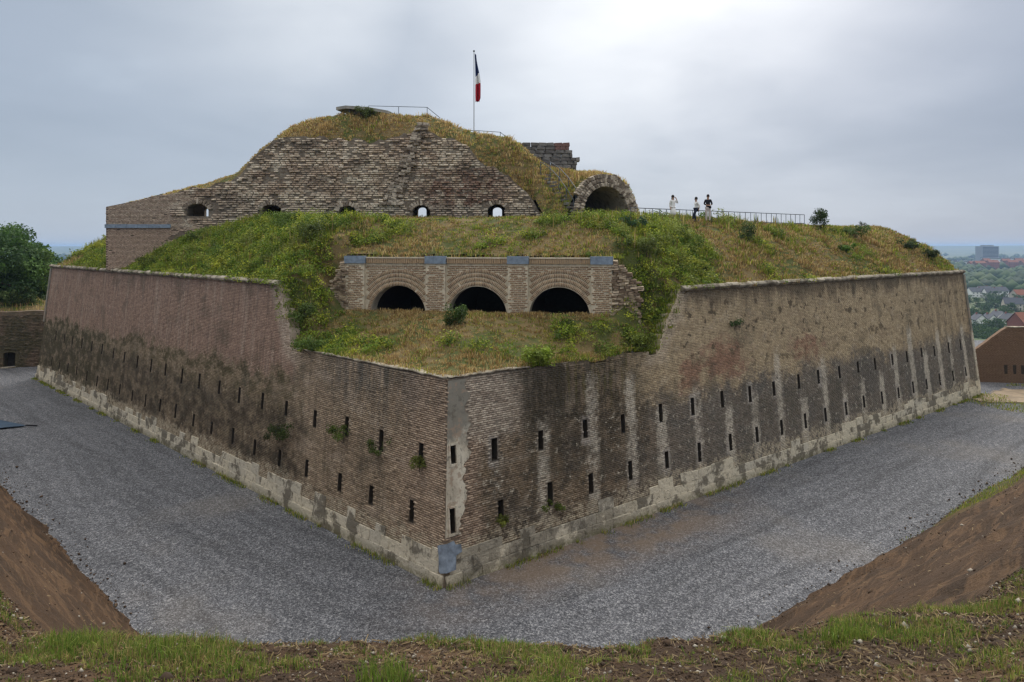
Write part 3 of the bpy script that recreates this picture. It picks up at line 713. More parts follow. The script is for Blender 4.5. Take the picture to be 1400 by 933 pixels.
    # strip of render at the salient is on the right-hand face only
    def strip(u, v): return (side == 'B') & (u < .98+.75*(fbm(np.asarray(v)*2.3, 0*np.asarray(v), 77)-.5)-.25*sstep(3.2, 2.4, v)) & (v > 1.75)
    def kb(u, v, hw, hh):
        return (~in_hole(u, v, hw*.8, hh)) & (v+hh < vtop(u-hw)+.02) & (v+hh < vtop(u+hw)+.02) & ~strip(u-hw*.6, v) & (v > .9) & (fbm(u*.9, v*.9, 78) < .80)
    brick_field('brick_facing', PL, kb, 0, L, .9, ZC, .25, .086, .014, lambda u_: .013-.009*sstep(5., 15., u_), M_WALL[side, 0], root, 11 if side == 'A' else 12, .025, .5, rowk=.22)
    # loopholes
    me_h = MB(); w2, dp = lw/2, .9
    me_h.add([(-w2, 0, -.43), (w2, 0, -.43), (w2, 0, .43), (-w2, 0, .43), (-w2*.8, dp, -.40), (w2*.8, dp, -.40), (w2*.8, dp, .40), (-w2*.8, dp, .40)],
             [(0, 4, 5, 1), (1, 5, 6, 2), (2, 6, 7, 3), (3, 7, 4, 0), (4, 7, 6, 5)])
    hm = me_h.mesh('loophole', M_DARK)
    ZAx = (Vector((IN[0]*BAT, IN[1]*BAT, 1))).normalized(); YAx = Vector((IN[0], IN[1], -BAT)).normalized()
    def frame(u, v, w, s=(1, 1, 1)):
        p = P(np.array(u), np.array(v), np.array(w)); M = Matrix.Identity(4)
        for r_ in range(3): M[r_][0] = D3[r_]*s[0]; M[r_][1] = YAx[r_]*s[1]; M[r_][2] = ZAx[r_]*s[2]; M[r_][3] = p[r_]
        return M
    for a_, b_, w_, h_ in HL: put('loophole', hm, frame(a_, b_, .002, (1, 1, h_/.86)), root)
    # plinth blocks
    pm = [stone_mesh('plinth_stone', M_PLINTH, 100+k_, .06, .035) for k_ in range(5)]; rg = random.Random(3 if side == 'A' else 4)
    for r_, (va, vb) in enumerate(((-.12, .42), (.42, .88), (.88, 1.32))):
        u = rg.uniform(.2, .5) if r_ % 2 else .05
        while u < L-.3:
            ln = rg.uniform(.55, 1.15)*(1.1 if r_ == 0 else 1.); hgt = vb-va
            if r_ == 2: hgt *= rg.uniform(.75, 1.25)
            if not (r_ == 2 and (rg.random() < .2 or fbm(np.array(u*.35), np.array(3.), 79) < .47)):
                put('plinth_stone', rg.choice(pm), frame(u+ln/2, va+hgt/2, -.128+rg.uniform(-.012, .012)+(.035 if r_ == 0 else 0), (ln-.004, .36, hgt-.004)), root)
            u += ln
    # cordon
    cm = []
    for k_ in range(4):
        mb = MB(); rg2 = random.Random(k_); prof = [(.30, -.14)]+[(-.20*sin(pi*i_/6), -.155*cos(pi*i_/6)) for i_ in range(7)]+[(.30, .14)]
        prof = [(p_[0]+rg2.uniform(-.02, .02), p_[1]+rg2.uniform(-.02, .02)) for p_ in prof]
        mb.prism([Vector((-.5, p_[0], p_[1])) for p_ in prof], (0, 0, 0), (1, 0, 0)); cm.append(mb.mesh('cordon_stone', M_CORDON))
    u = brk[1]-.15; rg = random.Random(8)
    while u < L-.2:
        ln = min(rg.uniform(.85, 1.25), L-u+.1); put('cordon_stone', rg.choice(cm), frame(u+ln/2, ZC+.05+rg.uniform(-.02, .02), .03, (ln-.025, 1, 1.)), root); u += ln
    # coping of the cut-down length at the salient
    if True:
        mb = MB(); u = -.02
        ulim = 11.6 if side == 'A' else 4.2
        pts = np.linspace(0, ulim, 24)
        cv_, cq_ = [], []
        for k_, uu in enumerate(pts):
            for (vv_, ww_) in ((0., .05), (.07, .05), (.07, -.5), (0., -.5)): cv_.append(PL(np.array(uu), np.array(7.76+vv_+.03*rg.uniform(-1, 1)), np.array(ww_)))
            if k_:
                for e_ in range(4): cq_.append((4*(k_-1)+e_, 4*k_+e_, 4*k_+(e_+1) % 4, 4*(k_-1)+(e_+1) % 4))
        mesh_np('coping', np.array(cv_), np.array(cq_), M_CORDON, root)
    # far return of the wall
    e_ = PENT[4] if side == 'A' else PENT[1]; f_ = PENT[3] if side == 'A' else PENT[2]; dr = (f_-e_)/np.linalg.norm(f_-e_); nr = np.array([-dr[1], dr[0]])*(1 if side == 'B' else -1)
    vs = []
    for s_ in (0, 40.):
        for v_ in (-.4, ZC): p_ = P(np.array(L), np.array(v_), np.array(0.)); vs.append((p_[0]+dr[0]*s_, p_[1]+dr[1]*s_, p_[2]))
    for s_ in (0, 40.):
        for v_ in (-.4, ZC): p_ = P(np.array(L), np.array(v_), np.array(-1.5)); vs.append((p_[0]+dr[0]*s_, p_[1]+dr[1]*s_, p_[2]))
    vs = np.array(vs)+off
    mesh_np('return_wall', vs, np.array([(0, 2, 3, 1), (1, 3, 7, 5), (2, 6, 7, 3)]), M_WALL[side, 1], root, uv=np.array([(L, -.4), (L, ZC), (L-40, -.4), (L-40, ZC)]*2), attrs={'rnd': np.zeros(8)})
    # quoin at the far corner
    mb = MB(); p0 = P(np.array(L-.1), np.array(5.6 if side == 'A' else 1.2), np.array(.0))+off; p1 = P(np.array(L-.1), np.array(ZC-.2), np.array(0.))+off
    mb.bar(p0, p1, .16, 6); mb.build('quoin', M_RENDER, root)
    if side == 'B':
        # render strip over the salient, split round its two windows
        vv = np.linspace(1.8, 7.68, 110); uu = np.linspace(-.06, 1, 12); sv, sq, su = [], [], []
        UG, VG = np.meshgrid(uu, vv)
        wid = .98+.75*(fbm(vv*2.3, 0*vv, 77)-.5)-.25*sstep(3.2, 2.4, vv)
        Ux = np.where(UG < 0, 0., UG*wid[:, None]); pts = PL(Ux, VG, .022+.008*fbm(Ux*3, VG*3, 5)); 
        ii = np.arange(Ux.size).reshape(Ux.shape); q = np.stack([ii[:-1, :-1], ii[:-1, 1:], ii[1:, 1:], ii[1:, :-1]], -1).reshape(-1, 4)
        cu, cv = Ux.ravel()[q].mean(1), VG.ravel()[q].mean(1)
        q = q[~in_hole(cu, cv, .03, .04)]
        mesh_np('render_strip', pts.reshape(-1, 3), q, M_RENDER, root)
        for (a_, b_, w_, h_) in HL[:2]:
            for du, dv, sw, sh in ((-w_/2-.035, 0, .07, h_+.14), (w_/2+.035, 0, .07, h_+.14), (0, h_/2+.035, w_, .07), (0, -h_/2-.045, w_+.1, .09)):
                bmx = MB().box((0, 0, 0), (1, 1, 1)).mesh('window_surround', M_RENDER); put('window_surround', bmx, frame(a_+du, b_+dv, .01, (sw, .10, sh)), root)
        mb = MB()
        for (a_, b_, sa, sb) in ((.18, 1.12, .62, .95), (.62, 1.38, .30, .40), (.05, 1.5, .35, .2)):
            pass
        pv_ = [PL(np.array(u_), np.array(v_), np.array(w_)) for u_, v_, w_ in ((0., .60, .20), (.40, .62, .20), (.42, 1.12, .17), (.70, 1.18, .15), (.66, 1.46, .13), (.42, 1.50, .12), (.33, 1.66, .11), (0., 1.62, .11))]
        pa_ = [np.array([T[0]+A[0]*(u_+.0822*v_)+INA[0]*(BAT*v_-w_), T[1]+A[1]*(u_+.0822*v_)+INA[1]*(BAT*v_-w_), v_])+off for u_, v_, w_ in ((0., .60, .20), (.10, .64, .20), (.16, 1.2, .17), (.28, 1.5, .13), (0., 1.62, .11))]
        mid = (Vector(pv_[0])+Vector(pa_[0]))/2; 
        n1_, n2_ = len(pv_), len(pa_)
        allv = [tuple(p_) for p_ in pv_]+[tuple(p_) for p_ in pa_]
        mb.add(allv, [tuple(range(n1_)), tuple(range(n1_+n2_-1, n1_-1, -1)), (0, n1_-1, n1_+n2_-1, n1_)])
        mb.build('cement_patch', M_BLUE, root)
    return root, P, vtop
WALL_A, PA, VTA = long_wall('A')
WALL_B, PB, VTB = long_wall('B')

# ================================================================ ARCHED STRIPS (casemate, ruined wall, gallery wall)
def arch_z(x, arches, zb):
    """height of the opening's crown above x, or zb where the wall is solid"""
    z = np.full(np.shape(x), zb, float); op = np.zeros(np.shape(x), bool)
    for xc, hw, zs, rise in arches:
        m = np.abs(x-xc) < hw; op |= m
        z = np.where(m, zs+rise*np.sqrt(np.clip(1-((x-xc)/hw)**2, 0, 1)), z)
    return z, op
def arched_wall(name, P, x0, x1, dx, zb, ztop, arches, th, mat, parent, sills=None):
    """solid wall with arched openings through its full thickness"""
    ed = [np.arange(x0, x1, dx), [x1]]
    for xc, hw in [a_[:2] for a_ in arches]: ed.append(xc+hw*np.concatenate([-np.cos(np.linspace(0, pi, 19))]))
    xs_ = np.unique(np.round(np.concatenate(ed), 4)); V, F, UV = [], [], []
    def quad(*p):
        k = len(V)
        for (u, z, w) in p: V.append(P(np.array(u), np.array(z), np.array(w))); UV.append((u, z))
        F.append((k, k+1, k+2, k+3))
    tz = ztop(xs_)
    for i in range(len(xs_)-1):
        a, b = xs_[i], xs_[i+1]; c = (a+b)/2
        za, zb_, op = zb, zb, None
        for ar in arches:
            if abs(c-ar[0]) < ar[1]:
                op = ar; za = ar[2]+ar[3]*math.sqrt(max(0, 1-((a-ar[0])/ar[1])**2)); zb_ = ar[2]+ar[3]*math.sqrt(max(0, 1-((b-ar[0])/ar[1])**2))
        ns = max(1, int((tz[i]-za)/.6))
        for s in range(ns):
            f0, f1 = s/ns, (s+1)/ns
            quad((a, za+(tz[i]-za)*f0, 0), (b, zb_+(tz[i+1]-zb_)*f0, 0), (b, zb_+(tz[i+1]-zb_)*f1, 0), (a, za+(tz[i]-za)*f1, 0))
        quad((b, zb_, -th), (a, za, -th), (a, tz[i], -th), (b, tz[i+1], -th)); quad((a, tz[i], 0), (b, tz[i+1], 0), (b, tz[i+1], -th), (a, tz[i], -th))
        if op and len(op) > 4:
            sl = op[4]; quad((a, zb, 0), (b, zb, 0), (b, sl, 0), (a, sl, 0)); quad((a, sl, 0), (b, sl, 0), (b, sl, -th), (a, sl, -th))
        if op: quad((a, za, -th), (b, zb_, -th), (b, zb_, 0), (a, za, 0))
    for ar in arches:
        sill = ar[4] if len(ar) > 4 else zb
        for s in (-1, 1): quad((ar[0]+s*ar[1], zb, 0), (ar[0]+s*ar[1], zb, -th), (ar[0]+s*ar[1], ar[2], -th), (ar[0]+s*ar[1], ar[2], 0))
    for xx, tt in ((x0, tz[0]), (x1, tz[-1])): quad((xx, zb, 0), (xx, zb, -th), (xx, tt, -th), (xx, tt, 0))
    V = np.array(V).reshape(-1, 3)
    return mesh_np(name, V, np.array(F), mat, parent, uv=np.array(UV), attrs={'rnd': np.full(len(V), .4)})

# ================================================================ CASEMATE FRONT
cas = thing('casemate', 'long low brick gun gallery with three dark arched openings set in the green rampart', 'casemate', (C0[0], C0[1], 0))
bpy.context.view_layer.update()
def PC(q, z, w): return np.stack([E[0]*q+FN[0]*w, E[1]*q+FN[1]*w, z+0*q], -1)
ARC = [(3.04, 1.62, 9.18, 1.62), (7.61, 1.66, 9.18, 1.62), (12.12, 1.66, 9.18, 1.62)]
ZT = 12.40
arched_wall('wall_core', PC, -.0, 15.0, .8, 8.6, lambda x: ZT+.0+0*x, [a[:4] for a in ARC], .9, M_CASEM, cas)
piers = [(0, 1.13), (4.74, 5.84), (9.37, 10.45), (13.85, 14.95)]
def kpanel(u, z, hw, hh):
    m = z+hh < ZT-.40
    for a, b in piers: m &= ~((u > a-.1) & (u < b+.1))
    for xc, r, zs, _ in ARC: m &= np.hypot(u-xc, np.maximum(z-zs, 0)) > r+.92
    return m
brick_field('brick_facing', PC, kpanel, 0, 15, 8.8, ZT, .24, .098, .030, .012, M_CASE, cas, 31, .01, .5, .02)
for i, (a, b) in enumerate(piers):
    pr = MB(); pr.v = []
    def box_qzw(mb, q0, q1, z0, z1, w0, w1):
        vs = [PC(np.array(q), np.array(z), np.array(w)) for q in (q0, q1) for z in (z0, z1) for w in (w0, w1)]
        return mb.add(vs, [(0, 1, 3, 2), (4, 6, 7, 5), (0, 4, 5, 1), (2, 3, 7, 6), (0, 2, 6, 4), (1, 5, 7, 3)])
    p = box_qzw(MB(), a, b, 8.6, ZT-.36, .003, .24).build('pier', M_CASEM, cas)
    brick_field('pier_brick', lambda q, z, w: PC(q, z, w+.24), lambda u, z, hw, hh: (z+hh < ZT-.38) & (u-hw > a-.02) & (u+hw < b+.02), a-.25, b+.25, 8.8, ZT, .22, .098, .030, .014, M_CASE, p, 40+i, .03, .6, .02)
    box_qzw(MB(), a-.04, b+.04, ZT-.36, ZT+.06, .004, .32).build('pier_cap', M_CAPST, cas)
# radial brick rings round each arch
for k, (xc, r, zs, _) in enumerate(ARC):
    rg = np.random.default_rng(50+k); V, F, R = [], [], []
    for ring in range(4):
        r0 = r+ring*.235; n = int(pi*(r0+.1)/.092)
        for j in range(n):
            a0, a1 = pi*(j+.15)/n, pi*(j+.85)/n; r1 = r0+.235-.032; pw = .014+rg.normal(0, .005)
            lim = [xc+rr*cos(a) for rr in (r0, r1) for a in (a0, a1)]
            if any(min(lim) < b+.03 and max(lim) > a-.03 for a, b in piers) or zs+r1*sin(a0) > ZT-.38 and ring == 3 and zs+r1 > ZT: continue
            b = len(V)
            for w in (-.02, pw):
                for rr, aa in ((r0, a0), (r1, a0), (r1, a1), (r0, a1)): V.append(PC(np.array(xc+rr*cos(aa)), np.array(zs+rr*sin(aa)), np.array(w)))
            F += [(b+4, b+5, b+6, b+7), (b, b+1, b+5, b+4), (b+1, b+2, b+6, b+5), (b+2, b+3, b+7, b+6), (b+3, b, b+4, b+7)]; R += [rg.random()]*8
    o = mesh_np('arch_ring', np.array(V), np.array(F), M_CASE, cas, attrs={'rnd': np.array(R)}); o['kind'] = 'stuff'
# soldier course along the top, between the caps
cb = MB()
for (a, b) in ((1.19, 4.68), (5.90, 9.31), (10.51, 13.79)):
    n = int((b-a)/.125)
    for j in range(n):
        q0 = a+(b-a)*j/n; box_qzw(cb, q0+.012, q0+(b-a)/n-.012, ZT-.34, ZT-.08, .004, .10+random.uniform(-.015, .015))
o = cb.build('soldier_course', M_CASE, cas); o['kind'] = 'stuff'
for (a, b) in ((1.19, 4.68), (5.90, 9.31), (10.51, 13.79)): box_qzw(MB(), a, b, ZT-.075, ZT+.0, .004, .13).build('ledge', M_CASEM, cas)
# vaults behind
for xc, r, zs, _ in ARC:
    V, F = [], []; n = 16
    for j, w in enumerate((-.9, -3.5, -7.)):
        for i in range(n+1): V.append(PC(np.array(xc-(r+.05)*cos(pi*i/n)), np.array(zs+(r+.05)*sin(pi*i/n)), np.array(w)))
        V.append(PC(np.array(xc+r+.05), np.array(8.6), np.array(w))); V.append(PC(np.array(xc-r-.05), np.array(8.6), np.array(w)))
    m = n+3
    for j in range(2):
        for i in range(m): F.append((j*m+i, j*m+(i+1) % m, (j+1)*m+(i+1) % m, (j+1)*m+i))
    k = len(V); o = MB().add(V, F+[tuple(range(2*m, 3*m))]).build('vault', M_DARK, cas)
# broken flanks of rough stone
sm = [stone_mesh('flank_stone', M_FLANK, 300+k, .14) for k in range(5)]
rg = random.Random(21)
eM = Matrix(((E[0], -FN[0], 0, 0), (E[1], -FN[1], 0, 0), (0, 0, 1, 0), (0, 0, 0, 1)))
def flank(q0, q1, top, w):
    z = 8.9; row = 0
    while z < 12.3:
        h = rg.uniform(.10, .14); q = q0+rg.uniform(0, .15)
        while q < q1:
            l = rg.uniform(.20, .40)
            if z+h < top(q+l/2)+rg.uniform(-.1, .12) and q+l < q1+.3:
                M = Matrix.Translation((C0[0]+E[0]*(q+l/2)+FN[0]*w, C0[1]+E[1]*(q+l/2)+FN[1]*w, z+h/2)) @ eM @ Matrix.Diagonal((l*.97, .8+rg.uniform(0, .18), h*.95, 1))
                put('flank_stone', rg.choice(sm), M, cas)
            q += l
        z += h
flank(-1.25, -.03, lambda q: 12.35+1.7*(q+.1) if q < -.1 else 12.3, -.12)
flank(14.88, 16.3, lambda q: 12.35-.9*(q-15.0)-.5*max(0, q-16.2), -.10)

# ================================================================ RUINED BRICK WALL
ruin = thing('ruined_wall', 'high ruined brick wall with ragged curved top and five small arched loopholes', 'wall', (PX(440, YW), YW, 15))
bpy.context.view_layer.update()
RO = np.array([PX(440, YW), YW, 15.])
X0 = PX(145, YW)
def PR(x, z, w): return np.stack([X0+x-RO[0], YW-w-RO[1]+0*x, z-RO[2]+0*x], -1)
RA = []
for px, hw, pb, pt in ((270.5, 14.5, 296, 279), (371.5, 13.5, 297, 280), (475, 12, 297, 282), (576, 12, 297, 281), (679, 12, 297, 280)):
    zs = PZ(pb, YW); zt = PZ(pt, YW); RA.append((PX(px, YW)-X0, hw/900*YW, zs+(zt-zs)*.55, (zt-zs)*.45, zs))
XL = PX(748, YW)-X0
def rtop(x): return ruin_top(X0+np.asarray(x))+.75*(fbm(np.asarray(x)*1.6, 0*np.asarray(x), 81)-.5)*(np.asarray(x) > 3)
arched_wall('wall_core', PR, 0, XL, .4, 11.05, rtop, RA, 1.1, M_RUIN[1], ruin)
def kr(x, z, hw, hh):
    m = (z+hh*.3 < rtop(x-hw)) & (z+hh*.3 < rtop(x+hw)) & (x+hw < XL)
    for xc, w_, zs, ri, sl in RA: m &= ~((np.abs(x-xc) < w_+hw*.45) & (z+hh > sl) & (z < zs+ri*np.sqrt(np.clip(1-((x-xc)/w_)**2, 0, 1))+hh+.02))
    return m & ((fbm(x*1.1, z*1.3, 83) < .70) | (x < 7)) & (z > 11.05)
def krough(x, z, hw, hh): return kr(x, z, hw, hh) & (x > 6.3+1.2*np.sin(z*3.1))
def kneat(x, z, hw, hh): return kr(x, z, hw, hh) & (x <= 6.3+1.2*np.sin(z*3.1))
def kw(x, z): return .25*(fbm(x*.6, z*.6, 85)-.5)
brick_field('rough_brick', PR, krough, 0, XL, 14.2, 24, .42, .175, .045, .065, M_RUIN[0], ruin, 61, .10, 1.0, .05, wob=.05)
brick_field('brick_facing', PR, kneat, 0, 9, 11.1, 18, .25, .10, .018, .02, M_RUIN[0], ruin, 62, .01, .4, .03)
# string course of pale stone on the left end
n = 6
for i in range(n):
    l = 5.3/n; MB().box(tuple(PR(np.array(-.05+l*(i+.5)), np.array(14.62), np.array(.02))), (l-.02, .22, .30)).build('string_course', M_CAPST, ruin)
# arch stones over the loopholes
am = [stone_mesh('arch_stone', M_RUBBLE, 400+k, .14) for k in range(4)]; rg = random.Random(5)
for xc, hw, zs, ri, sl in RA:
    for j in range(11):
        a = pi*(j+.5)/11; x = xc+(hw+.16)*cos(a); z = zs+(ri+.17)*sin(a)
        M = Matrix.Translation((X0+x, YW-.02, z)) @ Matrix.Rotation(-(a-pi/2), 4, 'Y') @ Matrix.Diagonal((.19, .24, .36+rg.uniform(-.05, .05), 1))
        put('arch_stone', rg.choice(am), M, ruin)
# broken rib of a lost cross wall at the summit
rm = [stone_mesh('rib_stone', M_RUBBLE, 500+k, .2) for k in range(5)]
z = 16.3; rg = random.Random(9)
while z < PZ(171, YW):
    cxp = 575-(PZ(171, YW)-z)*6.5; wd = .5+.12*(PZ(171, YW)-z); x = PX(cxp, YW)-wd/2
    while x < PX(cxp, YW)+wd/2:
        l = rg.uniform(.3, .55)
        if rg.random() < .8: put('rib_stone', rg.choice(rm), Matrix.Translation((x+l/2, YW-.08+rg.uniform(-.05, .06), z+.11)) @ Matrix.Rotation(rg.uniform(-.15, .15), 4, 'Y') @ Matrix.Diagonal((l, .45, .21, 1)), ruin)
        x += l
    z += .20
# gallery wall at the back of the mound, its windows seen through the loopholes
gal = thing('gallery_wall', 'rear gallery wall behind the loopholes whose small arched windows let the sky through', 'wall', (-8, 62.2, 15))
bpy.context.view_layer.update()
GX0 = -33.; YG = 62.1
def PG(x, z, w): return np.stack([GX0+x+8, YG-w-62.2+0*x, z-15+0*x], -1)
GA = [(PX(px, YG)-GX0, hw/900*YG, PZ(288, YG), .30) for px, hw in ((284, 5), (577, 6.0), (680, 6.3))]
gx_ = np.arange(0, 43.4, .5)
arched_wall('wall_core', PG, 0, 43.2, 1., 15.62, lambda x: np.maximum(np.interp(GX0+x, o_x, o_z)-.75, 16.9*(GX0+x < 9)+15.8*(GX0+x >= 9)), GA, .5, M_RUIN[1], gal)
MB().box((21.6-33+8, YG-62.2+.25, 14.4-15), (43.2, .5, 2.42)).build('wall_base', M_RUIN[1], gal)

# ================================================================ VAULT, STONE REMNANT, PAVILION
vl = thing('vault_ruin', 'ruined open barrel vault of rough stone, dark inside, at the foot of the mound', 'vault', (VX, 52, 15.2), radians(20))
bpy.context.view_layer.update()
ri, ro_ = 2.0, 2.5
vm = [stone_mesh('voussoir', M_RUBBLE, 600+k, .16) for k in range(5)]; rg = random.Random(12)
Mv = vl.matrix_world.copy()
for ring, (r0, th_, n) in enumerate(((ri+.15, .30, 38), (ri+.46, .30, 42), (ri+.78, .32, 44))):
    for j in range(n):
        a = pi*(j+.5)/n-.04
        if ring == 2 and rg.random() < .15 or ring == 2 and a > 2.6: continue
        l = pi*r0/n
        zsc = 1.12
        M = Mv @ Matrix.Translation((r0*cos(a), .0+.12*ring+rg.uniform(-.06, .06), r0*sin(a)*zsc+.25)) @ Matrix.Rotation(-(a-pi/2), 4, 'Y') @ Matrix.Diagonal((l*.97, .55, th_, 1))
        put('voussoir', rg.choice(vm), M, vl)
for s in (-1, 1):
    for k in range(2): put('voussoir', rg.choice(vm), Mv @ Matrix.Translation((s*(ri+.45), .05, .05-.28*k)) @ Matrix.Diagonal((.95, .6, .30, 1)), vl)
rbm = [stone_mesh('rubble', M_RUBBLE, 640+k, .3, .16) for k in range(5)]
for j in range(64):
    a = rg.uniform(-.05, 1.55); rr = rg.uniform(2.45, 3.0-.25*abs(a-.7)); s_ = rg.uniform(.22, .5)
    M = Mv @ Matrix.Translation((rr*cos(a), rg.uniform(.1, .8), rr*sin(a)*1.10+.2)) @ Matrix.Rotation(rg.uniform(0, 3), 4, 'Y') @ Matrix.Diagonal((s_*1.3, .6, s_, 1)); put('rubble', rg.choice(rbm), M, vl)
V, F = [], []; n = 20; rgn = np.random.default_rng(3)
for j, y in enumerate((.1, 2.2, 4.5, 7.5)):
    for rr in (ri, ri+.12):
        for i in range(n+1):
            a = pi*i/n; r_ = rr+.05*rgn.normal()*(rr > 2); V.append((r_*cos(a), y, r_*sin(a)*1.12+.25 if 0 < i < n else -.6))
m = 2*(n+1)
for j in range(3):
    for o_ in (0, n+1):
        for i in range(n): F.append((j*m+o_+i, j*m+o_+i+1, (j+1)*m+o_+i+1, (j+1)*m+o_+i))
F.append(tuple(3*m+i for i in range(n+1)))
MB().add(V, F).build('barrel', M_RUBBLE, vl)
MB().box((0, 3.6, -.35), (3.9, 7.2, .1)).build('floor_slab', M_SOIL, vl)

rem = thing('stone_remnant', 'grey remnant of a coursed stone wall with stepped broken right end on the hilltop', 'wall', (PX(750, 58.5), 58.5, 19.6))
bpy.context.view_layer.update()
gm = [stone_mesh('stone', M_GREYST, 700+k, .13) for k in range(5)]; gr = [stone_mesh('stone', M_GREYRED, 720, .13)]; rg = random.Random(14)
ztp = PZ(199, 58.5); z = 19.2; row = 0
while z < ztp-.1:
    h = .33; xr = PX(778, 58.5)+(.75 if z < 20.6 else 0)+(.25 if 20.6 < z < 21.2 else 0)+rg.uniform(-.15, .2); x = PX(706, 58.5)+rg.uniform(-.2, .1)
    while x < xr-.2:
        l = min(rg.uniform(.45, .9), xr-x)
        top_right = x+l > xr-.9 and z > 21.2
        put('stone', (gr if top_right else gm)[0 if top_right else rg.randrange(5)], Matrix.Translation((x+l/2, 58.5+rg.uniform(-.04, .04), z+h/2)) @ Matrix.Diagonal((l*.98, .8, h*.98, 1)), rem); x += l
    z += h

pav = thing('concrete_slab', 'flat weathered concrete slab roof of a low lookout on the hilltop', 'lookout', (PX(500, 57.5), 57.5, PZ(156, 57.5)))
mb = MB(); poly = [Vector((2.55*cos(2*pi*i/8+.2), 1.7*sin(2*pi*i/8+.2), .05)) for i in range(8)]
pb = []
mb.prism([Vector((p.x, p.y, .05-.09*p.x-.02*(p.x > 1))) for p in poly], (0, 0, 0), (0, 0, .26)); mb.build('roof_slab', M_CONC, pav)
mb = MB(); mb.prism([Vector((p.x*.62+.1, p.y*.62, -1.)) for p in poly], (0, 0, 0), (0, 0, 1.02-.0)); mb.build('base_wall', M_GREYST, pav)
mb = MB()
for p in poly: mb.bar((p.x*.8, p.y*.8, -.9), (p.x*.8, p.y*.8, .06-.09*p.x*.8), .07)
mb.build('support', M_IRON, pav)

# ================================================================ RAILINGS, FLAG
def rail_line(name, label, pts, h, step, group=None, mid=True, post_r=.022, zf=None):
    p0 = Vector(pts[0]); t_ = thing(name, label, 'railing', p0, 0, group)
    post = MB().bar((0, 0, 0), (0, 0, h), post_r, 6).mesh('post', M_IRON)
    for a, b in zip(pts[:-1], pts[1:]):
        a, b = Vector(a), Vector(b); L_ = (b-a).length; n = max(1, round(L_/step))
        for i in range(n+1):
            if i == 0 and a != p0: continue
            o = bpy.data.objects.new('post', post); link(o, t_); o.location = a+(b-a)*i/n-p0
        MB().bar(a-p0+Vector((0, 0, h)), b-p0+Vector((0, 0, h)), .028, 6).build('top_rail', M_IRON, t_)
        if mid: MB().bar(a-p0+Vector((0, 0, h*.08)), b-p0+Vector((0, 0, h*.08)), .035, 6).build('bottom_rail', M_IRON, t_)
    return t_
F0 = np.array([PX(862, 41.6), 41.6]); F1 = F0+B*20.6
def zF(p, up=.0): return float(z_fort(np.array(p[0]), np.array(p[1])))+up
rail_line('railing', 'long grey railing with even posts along the terrace path beside the people', [(F0[0], F0[1], 14.66), (F1[0], F1[1], 14.80)], .78, .68)
d57 = 57.0
def W3(px, py, d_): return (PX(px, d_), d_, PZ(py, d_))
zt_ = PZ(160, d57)
def railpts(name, label, pts, foot, r=.026):
    """thin handrail through points; posts at the listed indices go down to foot"""
    p0 = Vector(pts[0]); t_ = thing(name, label, 'railing', p0, 0)
    for a, b in zip(pts[:-1], pts[1:]): MB().bar(Vector(a)-p0, Vector(b)-p0, r, 6).build('handrail', M_IRON, t_)
    for i, z in foot: MB().bar(Vector((pts[i][0], pts[i][1], z))-p0, Vector(pts[i])-p0, r, 6).build('post', M_IRON, t_)
    return t_
railpts('railing', 'thin dark rail over the lookout slab with one corner post at its right end', [W3(504, 145, d57), W3(545, 146, d57), W3(584, 147, d57), W3(601, 161, d57+.4)], [(0, PZ(160, d57)), (1, PZ(160, d57)), (2, PZ(164, d57)), (3, PZ(170, d57))])
railpts('railing', 'thin handrail at the flagpole foot, bending down at its right end', [W3(620, 178, 57.2), W3(655, 179, 57.2), W3(684, 181, 57.2), W3(705, 198, 57.4)], [(0, PZ(190, 57)), (1, PZ(192, 57)), (2, PZ(195, 57)), (3, PZ(206, 57))])
def mound_hit(px, py):
    for k in range(260):
        d_ = 48+k*.05; x, z = PX(px, d_), PZ(py, d_)
        if z < (z_mound(x, d_) if d_ > np.interp(x, FX, FY) else 14.9): return (x, d_, z)
    return (PX(px, 56), 56., PZ(py, 56))
sp = [(739, 238), (752, 247), (764, 260), (774, 275), (784, 291)]
for s_, lab in ((0, 'dark stair handrail nearest the grassy mound, dropping towards the vault'), (13, 'dark stair handrail beside the open vault, dropping down the steps')):
    ft = [mound_hit(px+s_, py) for px, py in sp]; pts = [(x, y-.1, z+1.0) for x, y, z in ft]; railpts('stair_railing', lab, pts, [(i, pts[i][2]-1.1) for i in range(5)], .030)
st = thing('stairs', 'steep earth and timber steps between two handrails beside the vault', 'stairs', mound_hit(768, 262))
bpy.context.view_layer.update()
tm = stone_mesh('step', M_GREYST, 750, .05)
for i in range(12):
    f = i/11; x, y, z = mound_hit(746+f*44, 240+f*53); put('step', tm, Matrix.Translation((x, y, z-.02)) @ Matrix.Rotation(.3, 4, 'Z') @ Matrix.Diagonal((.85, .36, .20, 1)), st)

fp = thing('flagpole', 'tall thin flagpole on the hilltop with a limp blue, white and red flag', 'flagpole', (PX(648, 56.8), 56.8, PZ(192, 56.8)))
hp = PZ(71, 56.8)-PZ(192, 56.8)
MB().bar((0, 0, -.3), (0, 0, hp), .045, 8, .03).build('pole', flat('pale_pole', (.42, .44, .45), .5), fp)
MB().box((0, 0, hp+.05), (.14, .14, .12)).build('finial', M_IRON, fp)
def f_flag(t):
    v = t.sep(t.uv())[1]; u = t.sep(t.uv())[0]
    c = t.mix(t.math('GREATER_THAN', t.add(v, t.mul(u, .12)), .50), (.010, .022, .10), (.78, .78, .78)); c = t.mix(t.math('GREATER_THAN', t.add(v, t.mul(u, .05)), .645), c, (.42, .008, .022)); return c
M_FLAG = material('flag_cloth', f_flag, .8)
V, UV, nu, nv = [], [], 15, 40; ztop_ = hp-.15; ln = (143-77)/900*56.8
